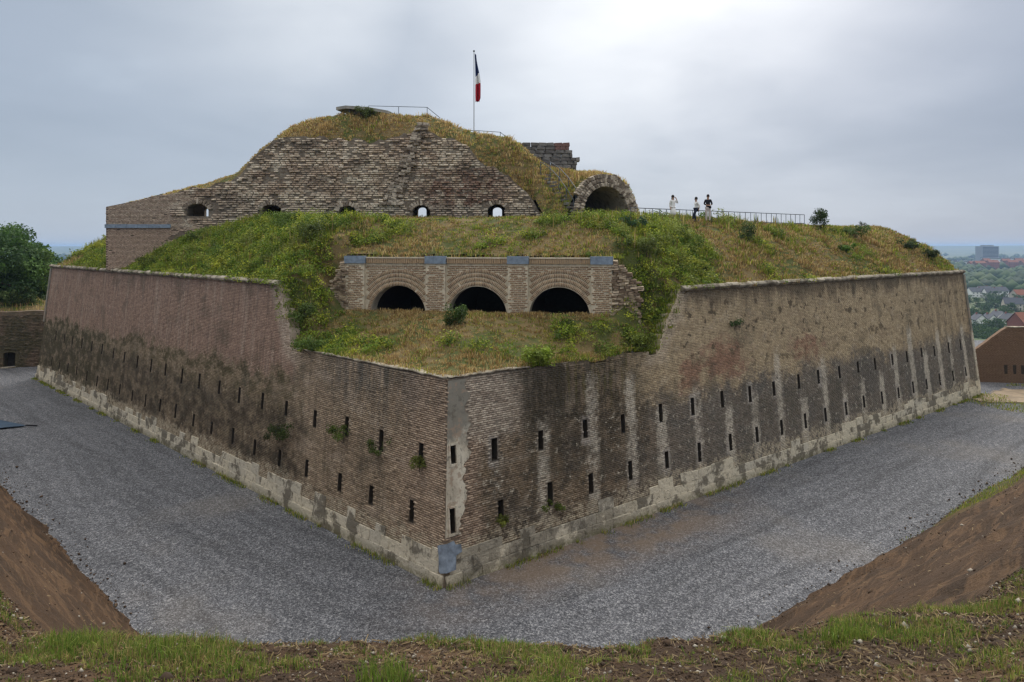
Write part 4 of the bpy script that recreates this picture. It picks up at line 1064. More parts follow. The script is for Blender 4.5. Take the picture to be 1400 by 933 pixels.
for j in range(nv+1):
    f = j/nv; wd = .14+.36*sstep(0, .65, f)-.14*sstep(.9, 1., f); drift = .02+.16*f
    for i in range(nu+1):
        g = i/nu; V.append((.05+drift*.6+wd*(g*.9+.06*sin(6*g*pi+f*5)), .16*sin(g*4.4*pi+f*2.)*(.4+.6*f), ztop_-f*ln-.12*g*(1-f))); UV.append((g, f))
q = [(j*(nu+1)+i, j*(nu+1)+i+1, (j+1)*(nu+1)+i+1, (j+1)*(nu+1)+i) for j in range(nv) for i in range(nu)]
fl = mesh_np('flag', np.array(V), np.array(q), M_FLAG, fp, uv=np.array(UV), smooth=True)
so = fl.modifiers.new('thick', 'SOLIDIFY'); so.thickness = .012

# ================================================================ PEOPLE on the terrace
SKIN = flat('skin', (.42, .26, .19), .6, .05); HAIR = flat('dark_hair', (.018, .014, .012), .6, .2); M_WHITE = flat('white_cloth', (.78, .77, .76), .85, .08); M_NAVY = flat('navy_cloth', (.018, .024, .045), .85, .15)
M_BLACK = flat('black_cloth', (.014, .015, .02), .85, .15); M_PALE = flat('pale_cloth', (.62, .56, .53), .85, .08)
def skinned(name, mat, parent, joints, bones, sub=2):
    """joints {id: (x,y,z,r)}; one continuous skin surface"""
    ids = list(joints); me = bpy.data.meshes.new(name); me.from_pydata([joints[i][:3] for i in ids], [(ids.index(a), ids.index(b)) for a, b in bones], [])
    me.materials.append(mat); o = link(bpy.data.objects.new(name, me), parent)
    sk = o.modifiers.new('skin', 'SKIN'); sk.use_smooth_shade = True
    for k, i in enumerate(ids):
        r = joints[i][3]; me.skin_vertices[0].data[k].radius = (r, r) if not isinstance(r, tuple) else r
        me.skin_vertices[0].data[k].use_root = (k == 0)
    sb = o.modifiers.new('sub', 'SUBSURF'); sb.levels = sub; sb.render_levels = sub
    return o
def ball(name, mat, parent, c, r, seg=14):
    bm = bmesh.new(); bmesh.ops.create_uvsphere(bm, u_segments=seg, v_segments=10, radius=1.); bmesh.ops.scale(bm, vec=r, verts=bm.verts); bmesh.ops.translate(bm, vec=c, verts=bm.verts)
    for f in bm.faces: f.smooth = True
    me = bpy.data.meshes.new(name); bm.to_mesh(me); bm.free(); me.materials.append(mat); return link(bpy.data.objects.new(name, me), parent)
def person(label, loc, rz, J, top, legs, top_mat, leg_mat, skirt=False, hair_long=False, bag=None, group='visitors on the terrace'):
    """J: joint positions, front of the figure = -y"""
    p = thing('person', label, 'person', loc, rz, group)
    R = dict(pel=.125, wai=.115, che=.135, nec=.052, hea=.085, top=.075, sL=.06, sR=.06, eL=.042, eR=.042, wL=.030, wR=.030, hL=.034, hR=.034, tL=.032, tR=.032,
             hipL=.085, hipR=.085, kL=.058, kR=.058, aL=.042, aR=.042, fL=.038, fR=.038)
    Jr = {k: (*J[k], R[k]) for k in R if k in J}
    for s in 'LR':   # fingers' tip joints
        w, h = Vector(J['w'+s]), Vector(J['h'+s]); d_ = (h-w).normalized()
        for k, off in enumerate((-.028, -.010, .010, .028)):
            side = d_.orthogonal().normalized(); Jr[f'f{s}{k}'] = (*(h+d_*(.075-.012*abs(k-1.4))+side*off), .009)
        Jr[f'th{s}'] = (*(h+d_*.02+d_.orthogonal().normalized()*.062), .010)
    Bn = [('pel', 'wai'), ('wai', 'che'), ('che', 'nec'), ('nec', 'hea'), ('hea', 'top')]
    for s in 'LR':
        Bn += [('che', 's'+s), ('s'+s, 'e'+s), ('e'+s, 'w'+s), ('w'+s, 'h'+s), ('pel', 'hip'+s), ('hip'+s, 'k'+s), ('k'+s, 'a'+s), ('a'+s, 'f'+s)]+[('h'+s, f'f{s}{k}') for k in range(4)]+[('h'+s, 'th'+s)]
    skinned('body', SKIN, p, Jr, Bn, 1)
    g = lambda k, r: (*J[k], r)
    tj = {'wai': g('wai', .15), 'che': g('che', .165), 'nk': (*(Vector(J['che'])*.35+Vector(J['nec'])*.65), .085)}; tb = [('wai', 'che'), ('che', 'nk')]
    tj['pel'] = g('pel', .155); tb.append(('pel', 'wai'))
    for s in 'LR':
        tj['s'+s] = g('s'+s, .080); tj['e'+s] = g('e'+s, .060); tb += [('che', 's'+s), ('s'+s, 'e'+s)]
        tj['w'+s] = (*(Vector(J['e'+s])*.25+Vector(J['w'+s])*.75), .048); tb.append(('e'+s, 'w'+s))
    skinned('shirt', top_mat, p, tj, tb)
    if skirt:
        a, b = Vector(J['pel']), (Vector(J['kL'])+Vector(J['kR']))/2
        dv = (b-a); sj = {'a': (*(a+Vector((0, 0, .06))), .15), 'b': (*(a+dv*.5), .20), 'c': (*(a+dv*1.35), .25)}; skinned('skirt', leg_mat, p, sj, [('a', 'b'), ('b', 'c')])
    else:
        lj = {'pel': g('pel', .148)}; lb = []
        for s in 'LR':
            lj['hip'+s] = g('hip'+s, .105); lj['k'+s] = g('k'+s, .078); lj['a'+s] = g('a'+s, .062); lb += [('pel', 'hip'+s), ('hip'+s, 'k'+s), ('k'+s, 'a'+s)]
        skinned('trousers', leg_mat, p, lj, lb)
    for s in 'LR':
        a, f = Vector(J['a'+s]), Vector(J['f'+s]); skinned('shoe', M_BLACK, p, {'a': (*(a+Vector((0, 0, -.03))), .052), 'f': (*f, .048)}, [('a', 'f')])
    h = Vector(J['hea']); hh = (h+Vector(J['top']))/2+Vector((0, 0, .02)); fr = Vector(J['face'])
    ball('hair', HAIR, p, hh-fr*.028+Vector((0, 0, .03)), (.105, .112, .125))
    if hair_long: skinned('hair', HAIR, p, {'a': (*(hh-fr*.08), .075), 'b': (*(hh-fr*.11+Vector((0, 0, -.20))), .070), 'c': (*(hh-fr*.10+Vector((0, 0, -.36))), .04)}, [('a', 'b'), ('b', 'c')])
    sd = fr.cross(Vector((0, 0, 1))).normalized()
    for s in (-1, 1): ball('eye', M_BLACK, p, hh+fr*.085+sd*s*.033-Vector((0, 0, .02)), (.011, .011, .008), 8); ball('ear', SKIN, p, hh+sd*s*.088-Vector((0, 0, .03)), (.014, .022, .03), 8)
    ball('nose', SKIN, p, hh+fr*.095-Vector((0, 0, .045)), (.014, .018, .02), 8); ball('mouth', flat('lips', (.35, .12, .10), .6), p, hh+fr*.083-Vector((0, 0, .085)), (.022, .008, .007), 8)
    if bag: bag(p)
    return p
def stand(h=1.0, face=(0, -1, 0), **kw):
    J = dict(pel=(0, 0, .93), wai=(0, .01, 1.08), che=(0, .01, 1.30), nec=(0, 0, 1.47), hea=(0, -.02, 1.58), top=(0, -.02, 1.66),
             sL=(-.17, 0, 1.38), sR=(.17, 0, 1.38), eL=(-.23, .03, 1.12), eR=(.23, .03, 1.12), wL=(-.24, -.06, .88), wR=(.24, -.06, .88), hL=(-.24, -.08, .80), hR=(.24, -.08, .80),
             hipL=(-.09, 0, .86), hipR=(.09, 0, .86), kL=(-.10, -.02, .48), kR=(.10, -.02, .48), aL=(-.10, .02, .08), aR=(.10, .02, .08), fL=(-.11, -.13, .045), fR=(.11, -.13, .045))
    J.update(kw); J = {k: tuple(c*h for c in v) for k, v in J.items()}; J['face'] = Vector(face); return J
dA = 44.0; xA = PX(920, dA)
person('person in white dress with dark hair raising a hand to the head behind the railing', (xA, dA, 14.70), radians(15), stand(.97, eR=(.36, -.05, 1.22), wR=(.20, -.10, 1.52), hR=(.13, -.10, 1.60)), None, None, M_WHITE, M_WHITE, skirt=True, hair_long=True)
dB = 43.6; xB = PX(957, dB)
fB = F0+B*((xB-F0[0])/B[0])
J = dict(pel=(.0, 0, .86), wai=(.02, .01, 1.0), che=(.0, .02, 1.21), nec=(-.02, .02, 1.38), hea=(-.05, .01, 1.49), top=(-.06, .01, 1.57),
         sL=(-.03, -.17, 1.29), sR=(-.0, .18, 1.29), eL=(.10, -.22, 1.05), eR=(.12, .22, 1.05), wL=(.06, -.20, .84), wR=(.10, .22, .84), hL=(.05, -.20, .77), hR=(.10, .23, .77),
         hipL=(-.05, -.09, .82), hipR=(-.05, .09, .82), kL=(-.26, -.10, .50), kR=(-.10, .10, .45), aL=(-.33, -.11, .09), aR=(-.02, .10, .08), fL=(-.47, -.12, .05), fR=(-.17, .11, .045))
J['face'] = Vector((-1, -.15, 0)).normalized()
person('person in white shirt and navy trousers sitting back against the terrace railing', (fB[0]+.28, fB[1]+.06, zF(fB, .02)), radians(12), J, None, None, M_WHITE, M_NAVY)
dC = fB[1]+.45; xC = PX(968, dC)
def bagC(p): skinned('shoulder_bag', M_BLACK, p, {'a': (.20, -.10, 1.00), 'b': (.06, -.16, .94)} and {'a': (.22, -.12, 1.02, .11), 'b': (.02, -.18, .96, .12)}, [('a', 'b')])
person('person in dark top and pale trousers holding a dark bag, standing behind the railing', (xC, dC, 14.72), radians(-10), stand(1.07, eL=(-.25, -.05, 1.14), wL=(-.08, -.20, 1.05), hL=(.0, -.22, 1.04), eR=(.25, -.02, 1.13), wR=(.15, -.18, 1.06), hR=(.08, -.22, 1.04)), None, None, M_BLACK, M_PALE, hair_long=True, bag=bagC)

# ================================================================ VEGETATION
STRAW = np.array([(.46, .34, .14), (.34, .225, .09), (.55, .43, .21), (.25, .15, .065)])
GREEN = np.array([(.195, .27, .026), (.105, .175, .020), (.35, .375, .042), (.24, .285, .06)])
def veg_cols(g, rng):
    """g: 0 dry .. 1 lush"""
    n = len(g); s = STRAW[rng.integers(0, 4, n)]; e = GREEN[rng.integers(0, 4, n)]
    k = (np.clip(g+rng.normal(0, .20, n), 0, 1) > .5)[:, None]
    return np.where(k, e, s)*(.75+.5*rng.random((n, 1)))
def lush(x, y, z):
    """where the photo is green: left ramp and the slopes beside the gap; dry on top, right slope and terrace lip"""
    n = .5+.85*(fbm(x*.4, y*.4, 91)-.5)+.75*(fbm(x*1.1, y*1.1, 92)-.5)-.02
    g = n+.0*x
    g = g+.42*sstep(-6, -13, x)*sstep(-42, -36, x)                   # left ramp
    g = g+.36*sstep(4, 7, x)*sstep(13, 10, x)                        # right of the casemate
    g = g-.06*sstep(12, 15, x)
    q, w = case_qw(x, y)
    g = g-.36*((w > 0) & (w < 1.3) & (q > 0) & (q < CLEN)) - .03*((w > 1.3) & (q > -3) & (q < CLEN+2)) - .30*sstep(-4.5, -2.8, x)*sstep(1.5, .2, x)*sstep(30., 28.5, y)
    g = g-.05*((w < 0) & (w > -4) & (q > 0) & (q < CLEN))
    g = g-.10*sstep(14.5, 15.1, z)
    return g
rng = np.random.default_rng(77)
def vis_mask(P):    # the photo sees the front slopes only; leave the back of the fort unplanted
    return (P[:, 1] < 62) | (np.abs(P[:, 0]) > 20)
Pm = sample_faces(fV, fQ, 520000, rng); qd, wd_ = case_qw(Pm[:, 0], Pm[:, 1])
inruin = (Pm[:, 1] > 52.8) & (Pm[:, 0] > -33) & (Pm[:, 0] < 10)
path = (Pm[:, 1] > 47) & (np.abs(Pm[:, 0]) < 12) & (rng.random(len(Pm)) < .6)
behind = pent_d(Pm[:, 0], Pm[:, 1]) > 11.5
incas = (wd_ < 0) & (wd_ > -7) & (qd > .5) & (qd < 14.5) & (Pm[:, 2] < 11)
shoulder = (wd_ > -.6) & (wd_ < 1.1) & (((qd > -1.3) & (qd < .1)) | ((qd > 14.9) & (qd < 16.6)))
d_ok = ~shoulder & ~inruin & ~path & (~behind | (rng.random(len(Pm)) < .25)) & vis_mask(Pm) & ~incas & (Pm[:, 1] < 80)
Pm = Pm[d_ok][:26000]
cen = Pm; nt = len(cen); gT = lush(cen[:, 0], cen[:, 1], cen[:, 2])+rng.normal(0, .10, nt)
tall = .5*fbm(cen[:, 0]*.55, cen[:, 1]*.55, 95)+.5*fbm(cen[:, 0]*1.6, cen[:, 1]*1.6, 94)
hT = (.07+.95*np.clip(tall-.22, 0, 1)**1.5)*(.6+.8*rng.random(nt))*np.where(pent_d(cen[:, 0], cen[:, 1]) > 8, .7, 1.)
lowT = (case_qw(cen[:, 0], cen[:, 1])[1] > 0) & (cen[:, 2] < 9.9); hT = np.where(lowT, hT*.62, hT)
P, k, tf_ = tufts(cen, 13, .10+.45*hT, rng); n = len(P); h = hT[k]*(.55+.55*rng.random(n)); w = (.014+.00064*P[:, 1])*(.7+.6*rng.random(n))
o = blades('rampart_grass', P, h, w, veg_cols(gT[k], rng)*(.78+.44*rng.random(nt))[k][:, None], M_BLADE, rng, .8, tuft=tf_); tag(o, 'mixed dry and green long grass covering the fort ramparts', 'grass', kind='stuff')
print('rampart blades', n)
cen = sample_faces(mV, mQ, 7500, rng); nt = len(cen)
gT = .09+.50*fbm(cen[:, 0]*.5, cen[:, 1]*.5, 96)-.05+.22*sstep(2.0, 4., cen[:, 0])*(cen[:, 2] < 18)+rng.normal(0, .1, nt)
hT = (.10+.75*np.clip(fbm(cen[:, 0]*.9, cen[:, 1]*.9, 97)-.2, 0, 1)**1.4)*(.6+.8*rng.random(nt))*(.35+.65*sstep(-21, -17, cen[:, 0]))
P, k, tf_ = tufts(cen, 13, .10+.45*hT, rng); n = len(P)
o = blades('mound_grass', P, hT[k]*(.55+.55*rng.random(n)), np.full(n, .046)*(.7+.6*rng.random(n)), veg_cols(gT[k], rng)*(.95+.55*rng.random(nt))[k][:, None], M_BLADE, rng, .8, tuft=tf_); tag(o, 'dry tan grass covering the mound behind the ruined wall', 'grass', kind='stuff')

# leafy undergrowth: low clumps of broad leaves in the green areas
Pu = sample_faces(fV, fQ, 60000, rng); g = lush(Pu[:, 0], Pu[:, 1], Pu[:, 2]); qd, wd_ = case_qw(Pu[:, 0], Pu[:, 1])
k = (g > .55) & (pent_d(Pu[:, 0], Pu[:, 1]) < 9.5) & ~((Pu[:, 1] > 52) & (Pu[:, 0] > -33)) & (fbm(Pu[:, 0]*.9, Pu[:, 1]*.9, 98) > .42) & ~((wd_ < 0) & (qd > .3) & (qd < 14.7) & (Pu[:, 2] < 11))
Pu = Pu[k][:5200]
C, S, cc = [], [], []
for p in Pu:
    m = 46; r = rng.uniform(.18, .55); th_ = rng.random(m)*2*pi; rr = r*np.sqrt(rng.random(m)); hh_ = r*1.25*np.sqrt(np.clip(1-(rr/r)**2, 0, 1))*(.35+.65*rng.random(m))
    C.append(np.stack([p[0]+rr*np.cos(th_), p[1]+rr*np.sin(th_), p[2]+hh_], 1)); S.append(rng.uniform(.06, .15, m)); b = GREEN[rng.integers(0, 4)]*rng.uniform(.6, 1.3); cc.append(b*(.8+.4*rng.random((m, 1))))
C, S, cc = np.concatenate(C), np.concatenate(S), np.concatenate(cc)
Rv = np.tile([0, -.3, 1.], (len(C), 1)); V, q = leaf_cards(C, Rv/1.05, S, rng)
o = mesh_np('undergrowth', V, q, M_LEAF, cols=np.repeat(cc, 4, 0)); tag(o, 'low leafy green weeds growing among the rampart grass', 'undergrowth', kind='stuff')

# tall weeds standing up along the terrace lip
cen = sample_faces(fV, fQ, 30000, rng); pd_ = pent_d(cen[:, 0], cen[:, 1]); g = lush(cen[:, 0], cen[:, 1], cen[:, 2])
k = (pd_ > 2.) & (pd_ < 8.5) & (g+.25*((cen[:, 2] > 14.0) & (cen[:, 2] < 14.95)) > .60) & ~((cen[:, 1] > 52) & (cen[:, 0] > -33)) & (cen[:, 2] > 11.5) & (rng.random(len(cen)) < .5)
k &= ~((cen[:, 0] > -20) & (cen[:, 0] < 3.5) & (cen[:, 1] > 43.)); k &= ~((cen[:, 0] > 4.2) & (cen[:, 0] < 9.8) & (cen[:, 1] > 44)); cen = cen[k][:2600]; nt = len(cen); P, k, tf_ = tufts(cen, 8, np.full(nt, .16), rng); n = len(P)
o = blades('tall_weeds', P, rng.uniform(.35, .95, nt)[k]*(.6+.5*rng.random(n)), (.012+.0006*P[:, 1]), veg_cols(np.full(n, .62), rng)*(.6+.6*rng.random(nt))[k][:, None], M_BLADE, rng, .35, tuft=tf_*.4); tag(o, 'tall ragged weeds standing along the edge of the terrace', 'weeds', kind='stuff')

# bigger scrubby clumps
Pb = sample_faces(fV, fQ, 9000, rng); g = lush(Pb[:, 0], Pb[:, 1], Pb[:, 2]); qd, wd_ = case_qw(Pb[:, 0], Pb[:, 1])
k = (g > .60) & (pent_d(Pb[:, 0], Pb[:, 1]) < 8.5) & (pent_d(Pb[:, 0], Pb[:, 1]) > 1.6) & ~((Pb[:, 1] > 51) & (Pb[:, 0] > -33)) & ~((wd_ < 1.2) & (wd_ > -1.2) & (qd > -1.5) & (qd < 16)) & ~((wd_ < 0) & (Pb[:, 2] < 11))
k &= ~((qd > 15.) & (wd_ > 0)); Pb = Pb[k][:340]; C, S, cc = [], [], []
for p in Pb:
    m = 170; r = rng.uniform(.35, .85); hgt = r*rng.uniform(.8, 1.3); nb = 6; bc = np.stack([rng.normal(0, r*.45, nb), rng.normal(0, r*.45, nb), hgt*(.2+.7*rng.random(nb))], 1); kk = rng.integers(0, nb, m)
    dv = rng.normal(size=(m, 3)); dv /= np.linalg.norm(dv, axis=1)[:, None]; pt = bc[kk]+dv*r*.42*rng.random((m, 1))**.4; pt[:, 2] = np.abs(pt[:, 2])
    C.append(p+pt); S.append(rng.uniform(.06, .16, m)); b = GREEN[rng.integers(0, 4)]*rng.uniform(.55, 1.15); cc.append(b*(.75+.5*rng.random((nb, 1)))[kk])
C, S, cc = np.concatenate(C), np.concatenate(S), np.concatenate(cc); V, q = leaf_cards(C, np.tile([0, -.3, .95], (len(C), 1)), S, rng)
o = mesh_np('scrub', V, q, M_LEAF, cols=np.repeat(cc, 4, 0)); tag(o, 'scrubby green clumps of tall weeds on the rampart slopes', 'scrub', kind='stuff')

# grass hanging over the cut-down wall edge and along the cordons
ed = []
for P_, vt, us in ((PA, VTA, rng.uniform(5.0, 14.0, 800)), (PA, VTA, rng.uniform(14., 58, 1800)), (PB, VTB, rng.uniform(4.0, 14.8, 2800)), (PB, VTB, rng.uniform(14., 54, 1300)), (PB, VTB, rng.uniform(0.2, 4., 160)), (PA, VTA, rng.uniform(0.2, 5., 160))):
    ed.append(P_(us, vt(us)+.05, -rng.uniform(-.04, .5, len(us))))
qs_ = rng.uniform(-.6, 15.6, 1900); ws_ = -rng.uniform(.0, .9, 1900); ed.append(np.stack([C0[0]+E[0]*qs_+FN[0]*ws_, C0[1]+E[1]*qs_+FN[1]*ws_, np.full(1900, 12.36)], 1))
Pe = np.concatenate(ed); n = len(Pe); g = lush(Pe[:, 0], Pe[:, 1], Pe[:, 2])+.05
h = rng.uniform(.08, .42, n); w = .012+.0006*Pe[:, 1]
o = blades('edge_grass', Pe, h, w, veg_cols(g, rng), M_BLADE, rng, .9, up=np.array([0, -.5, -.15])); tag(o, 'tufts of grass hanging over the top edges of the fort walls', 'grass', kind='stuff')

def shrub(name, label, cat, loc, r, hgt, nleaf, size, base, group=None, stems=6, spiky=0.):
    t_ = thing(name, label, cat, loc, 0, group); rg = np.random.default_rng(int(abs(loc[0]*100+loc[1]*7)) % 99991)
    mb = MB()
    ncl = max(4, int(7*r/.5)); cl = np.stack([rg.normal(0, r*.42, ncl), rg.normal(0, r*.42, ncl), hgt*(.25+.65*rg.random(ncl))], 1)
    for c in cl[:max(stems, 3)]: mb.bar((c[0]*.15, c[1]*.15, -.1), tuple(c), .012+.012*r, 4, .005)
    mb.build('stem', M_BARK, t_)
    k = rg.integers(0, ncl, nleaf); dv = rg.normal(size=(nleaf, 3)); dv /= np.linalg.norm(dv, axis=1)[:, None]
    cr = (r*.38*(.6+.7*rg.random(ncl)))[k]; pts = cl[k]+dv*(cr*rg.random(nleaf)**.5)[:, None]*np.array([1, 1, .9+spiky])
    pts[:, 2] = np.abs(pts[:, 2]); colr = np.array(base)*(.62+.76*rg.random((ncl, 1)))[k]*(.8+.4*rg.random((nleaf, 1)))
    V, q = leaf_cards(pts, dv*.6+np.array([0, -.1, .5]), size*(.6+.8*rg.random(nleaf)), rg)
    mesh_np('foliage', V, q, M_LEAF, t_, cols=np.repeat(colr, 4, 0)); return t_
def on_fort(px, d_): x = PX(px, d_); return (x, d_, float(z_fort(np.array(x), np.array(d_)))-.05)
shrub('bush', 'bright yellow-green bush on the salient terrace just above the wall edge', 'bush', on_fort(740, 29.2), .95, .85, 1500, .13, (.20, .27, .035))
shrub('bush', 'dark green upright bush on the terrace in front of the middle arch', 'bush', on_fort(622, 32.2), .70, .95, 1100, .11, (.065, .11, .025), spiky=.5)
shrub('bush', 'mid green bush at the left end of the lower terrace', 'bush', on_fort(430, 32.8), .85, .8, 1200, .11, (.095, .15, .03))
shrub('bush', 'yellowish green bush at the right end of the lower terrace beside the broken wall', 'bush', on_fort(872, 33.0), .85, 1.0, 1300, .12, (.14, .18, .03))
shrub('bush', 'dark blue-green bush on the slope right of the casemate, near the vault', 'bush', on_fort(866, 39.8), .7, .75, 900, .12, (.05, .10, .045))
shrub('bush', 'dark bush with tall thin shoots in front of the terrace railing', 'bush', on_fort(1022, 44.3), .9, 1.25, 1100, .10, (.06, .095, .03), spiky=.8)
shrub('bush', 'dense dark green bush at the right end of the terrace railing', 'bush', on_fort(1121, 54), 1.0, 1.5, 1500, .13, (.05, .085, .025), spiky=.3)
shrub('bush', 'low spreading green bush on the slope crest right of the railing end', 'bush', on_fort(1164, 55), 1.2, .9, 1300, .14, (.08, .13, .03))
shrub('bush', 'small bright green bush in the middle of the dry right slope', 'bush', on_fort(1157, 50.5), .7, .7, 800, .13, (.10, .19, .03))
shrub('sapling', 'thin grey-leaved sapling standing on the skyline of the right slope', 'sapling', on_fort(1181, 57), .45, 1.5, 260, .10, (.10, .11, .07), spiky=1.)
shrub('bush', 'grey-green bush on the skyline towards the right end of the rampart', 'bush', on_fort(1245, 57.5), .8, 1.0, 800, .14, (.06, .09, .035))
shrub('bush', 'dark round bush near the far right corner of the rampart', 'bush', on_fort(1272, 57.6), .8, .9, 800, .14, (.055, .08, .03))
shrub('bush', 'tall green weeds below the first loophole of the ruined wall', 'bush', on_fort(270, 50.0), 1.2, 1.1, 1400, .14, (.12, .17, .03))
shrub('bush', 'bright green tangle at the foot of the brick left pier', 'bush', on_fort(205, 49.6), 1.1, .9, 1300, .14, (.14, .18, .028))
shrub('bush', 'green bush below the second loophole of the ruined wall', 'bush', on_fort(395, 45), 1.1, .9, 1300, .13, (.10, .15, .03))
shrub('bush', 'green bush leaning against the broken edge of the left wall', 'bush', on_fort(415, 35.0), .9, 1.1, 1200, .12, (.085, .13, .028))
shrub('bush', 'green bush on the slope above the broken edge of the left wall', 'bush', on_fort(428, 39.5), 1.1, 1.2, 1300, .12, (.10, .135, .03))
shrub('bush', 'olive bush beside the broken right end of the casemate', 'bush', on_fort(884, 36.4), 1.0, 1.2, 1300, .12, (.11, .14, .03))
shrub('bush', 'green bush under the lookout slab on the hilltop', 'bush', (PX(503, 56.), 56., z_mound(PX(503, 56.), 56.)-.1), .9, 1.0, 900, .14, (.10, .13, .035))
# plants rooted in the masonry
def wall_plant(label, P_, u, v, r, base, nl=240):
    p = P_(np.array(u), np.array(v), np.array(.05)); shrub('wall_plant', label, 'plant', tuple(p), r*1.9, r*2.1, int(nl*3.2), .085, base, 'plants rooted in the fort wall', 3)
wall_plant('green tuft under the upper loophole nearest the salient on the left wall', PA, 1.55, 4.0, .30, (.13, .15, .035))
wall_plant('large green tuft under the second upper loophole left of the salient', PA, 4.2, 4.0, .36, (.10, .14, .035))
wall_plant('round green tuft under the third upper loophole left of the salient', PA, 6.95, 4.1, .34, (.10, .14, .03))
wall_plant('dark green plant in the damp belt where the left wall changes height', PA, 11.9, 3.2, .5, (.06, .085, .025), 420)
wall_plant('olive tuft above the damp left wall, right of a lower loophole', PA, 12.9, 3.0, .35, (.07, .09, .03))
wall_plant('small yellow-green tuft below the lower loophole at the base of the dark right wall', PB, 2.75, 1.5, .24, (.14, .16, .03), 150)
wall_plant('small green tuft below the second lower loophole of the dark right wall', PB, 5.35, 1.55, .26, (.11, .15, .03), 160)
wall_plant('green climber hanging down the ochre part of the right wall', PB, 19.3, 8.4, .30, (.05, .09, .03), 160)

# ================================================================ FOREGROUND CREST: grass, straw, clods
def sample_bank(n, x0, x1, y0, y1):
    x = rng.uniform(x0, x1, n); y = y0+(y1-y0)*rng.random(n); return np.stack([x, y, z_bank(x, y)], 1)
P = sample_bank(60000, -6.5, 6.5, 2.7, 6.0); e = P[:, 1]-np.interp(P[:, 0], CRX, CRY)
gp = .54+1.1*(fbm(P[:, 0]*.9+3, P[:, 1]*1.1, 101)-.5)+1.0*(fbm(P[:, 0]*3.5, P[:, 1]*3.5, 102)-.5)+.09*np.exp(-((e+.2)/.5)**2)-.05*sstep(-.8, -1.5, e)+.05*sstep(-2.0, -3.0, P[:, 0])-.22*sstep(.25, .6, e)
k = rng.random(len(P)) < np.clip((gp-.455+.05*np.exp(-((P[:, 0]-0.)/2.)**2))*2.1, .02, .55); cen = P[k]; nt = len(cen); gpk = gp[k]
lenf = (.30+1.5*np.clip(gpk-.42, 0, 1))*(.5+rng.random(nt))
P, k, tf_ = tufts(cen, 9, .012+.025*lenf, rng); n = len(P); P[:, 2] = z_bank(P[:, 0], P[:, 1])-.004
h = (.016+.058*lenf[k])*(.5+.7*rng.random(n)); w = rng.uniform(.0028, .0062, n)
FG = np.array([(.135, .215, .03), (.085, .155, .022), (.22, .26, .05), (.17, .19, .045), (.36, .28, .12), (.24, .16, .08)])
ci = np.where(rng.random(n) < .3, rng.integers(4, 6, n), rng.choice(4, nt, p=[.34, .28, .22, .16])[k]); c = FG[ci]*(.7+.6*rng.random((n, 1)))*(.8+.4*rng.random(nt))[k][:, None]
o = blades('crest_grass', P, h, w, c, M_BLADE, rng, .8, tuft=tf_); tag(o, 'short green grass growing in patches on the earth crest at the bottom edge', 'grass', kind='stuff'); print('crest', n)
Ps = sample_bank(30000, -6.5, 6.5, 2.7, 6.0); Ps = np.concatenate([Ps, sample_bank(2000, -16, 3, 4.5, 18), sample_bank(3500, 3, 24, 4.5, 22)])
kk = (rng.random(len(Ps)) < np.clip(fbm(Ps[:, 0]*.8, Ps[:, 1]*.8, 104)*2.4-.8, .03, 1)) & (toe_s(Ps[:, 0], Ps[:, 1]) > .4); Ps = Ps[kk]; n = len(Ps)
dcm = np.hypot(Ps[:, 0], Ps[:, 1])
an = rng.random(n)*2*pi; ll = np.exp(rng.normal(-4.1, .55, n)).clip(.005, .06)*(1+dcm*.02); dv = np.stack([np.cos(an), np.sin(an), rng.normal(.02, .18, n)], 1)*ll[:, None]; sd = np.stack([-np.sin(an), np.cos(an), 0*an], 1)*(.0009+.00035*dcm)[:, None]
base = Ps+np.array([0, 0, .012]); V = np.stack([base-dv-sd, base+dv-sd, base+dv+sd+np.array([0, 0, .004]), base-dv+sd+np.array([0, 0, .004])], 1).reshape(-1, 3)
cs = np.array([(.26, .19, .10), (.16, .11, .06), (.34, .26, .15), (.10, .07, .04)])[rng.integers(0, 4, n)]
o = mesh_np('straw', V, np.arange(4*n).reshape(-1, 4), M_BLADE, cols=np.repeat(cs, 4, 0)); tag(o, 'bits of dry straw and dead stalks strewn over the brown earth', 'straw', kind='stuff')
# clods and pebbles: small chipped octahedra
Pc = np.concatenate([sample_bank(70000, -6.5, 6.5, 2.7, 6.2), sample_bank(1500, -18, 0, 6, 20), sample_bank(2000, 3, 26, 6, 24)]); Pc = Pc[toe_s(Pc[:, 0], Pc[:, 1]) > .2]
xx = rng.uniform(-34, 36, 160000); yy = rng.uniform(14, 44, 160000); ss = toe_s(xx, yy); kk = (ss < .5) & (ss > -1.4) & (rng.random(len(xx)) < np.exp(-np.abs(ss-.1)*2.6)*.6*(.3+fbm(xx*.8, yy*.8, 181)))
nsp = int(kk.sum()); Pc = np.concatenate([Pc, np.stack([xx, yy, np.maximum(z_bank(xx, yy), .03)], 1)[kk]]); n = len(Pc)
dcm = np.hypot(Pc[:, 0], Pc[:, 1]); s = np.exp(rng.normal(-5.05, .5, n))*(1+.10*np.maximum(dcm-5, 0)); s = np.minimum(s, .09)
oc = np.array([(1, 0, 0), (0, 1, 0), (-1, 0, 0), (0, -1, 0), (0, 0, .8), (0, 0, -.8)], float)
V = (oc[None]*(.65+.7*rng.random((n, 6, 1)))+rng.normal(0, .12, (n, 6, 3)))*s[:, None, None]+Pc[:, None]+np.array([0, 0, .2])*s[:, None, None]
tf = np.array([(0, 1, 4), (1, 2, 4), (2, 3, 4), (3, 0, 4), (1, 0, 5), (2, 1, 5), (3, 2, 5), (0, 3, 5)]); f = (np.arange(n)[:, None, None]*6+tf[None]).reshape(-1, 3)
s[n-nsp:] = np.exp(rng.normal(-3.5, .5, nsp)).clip(.012, .09)
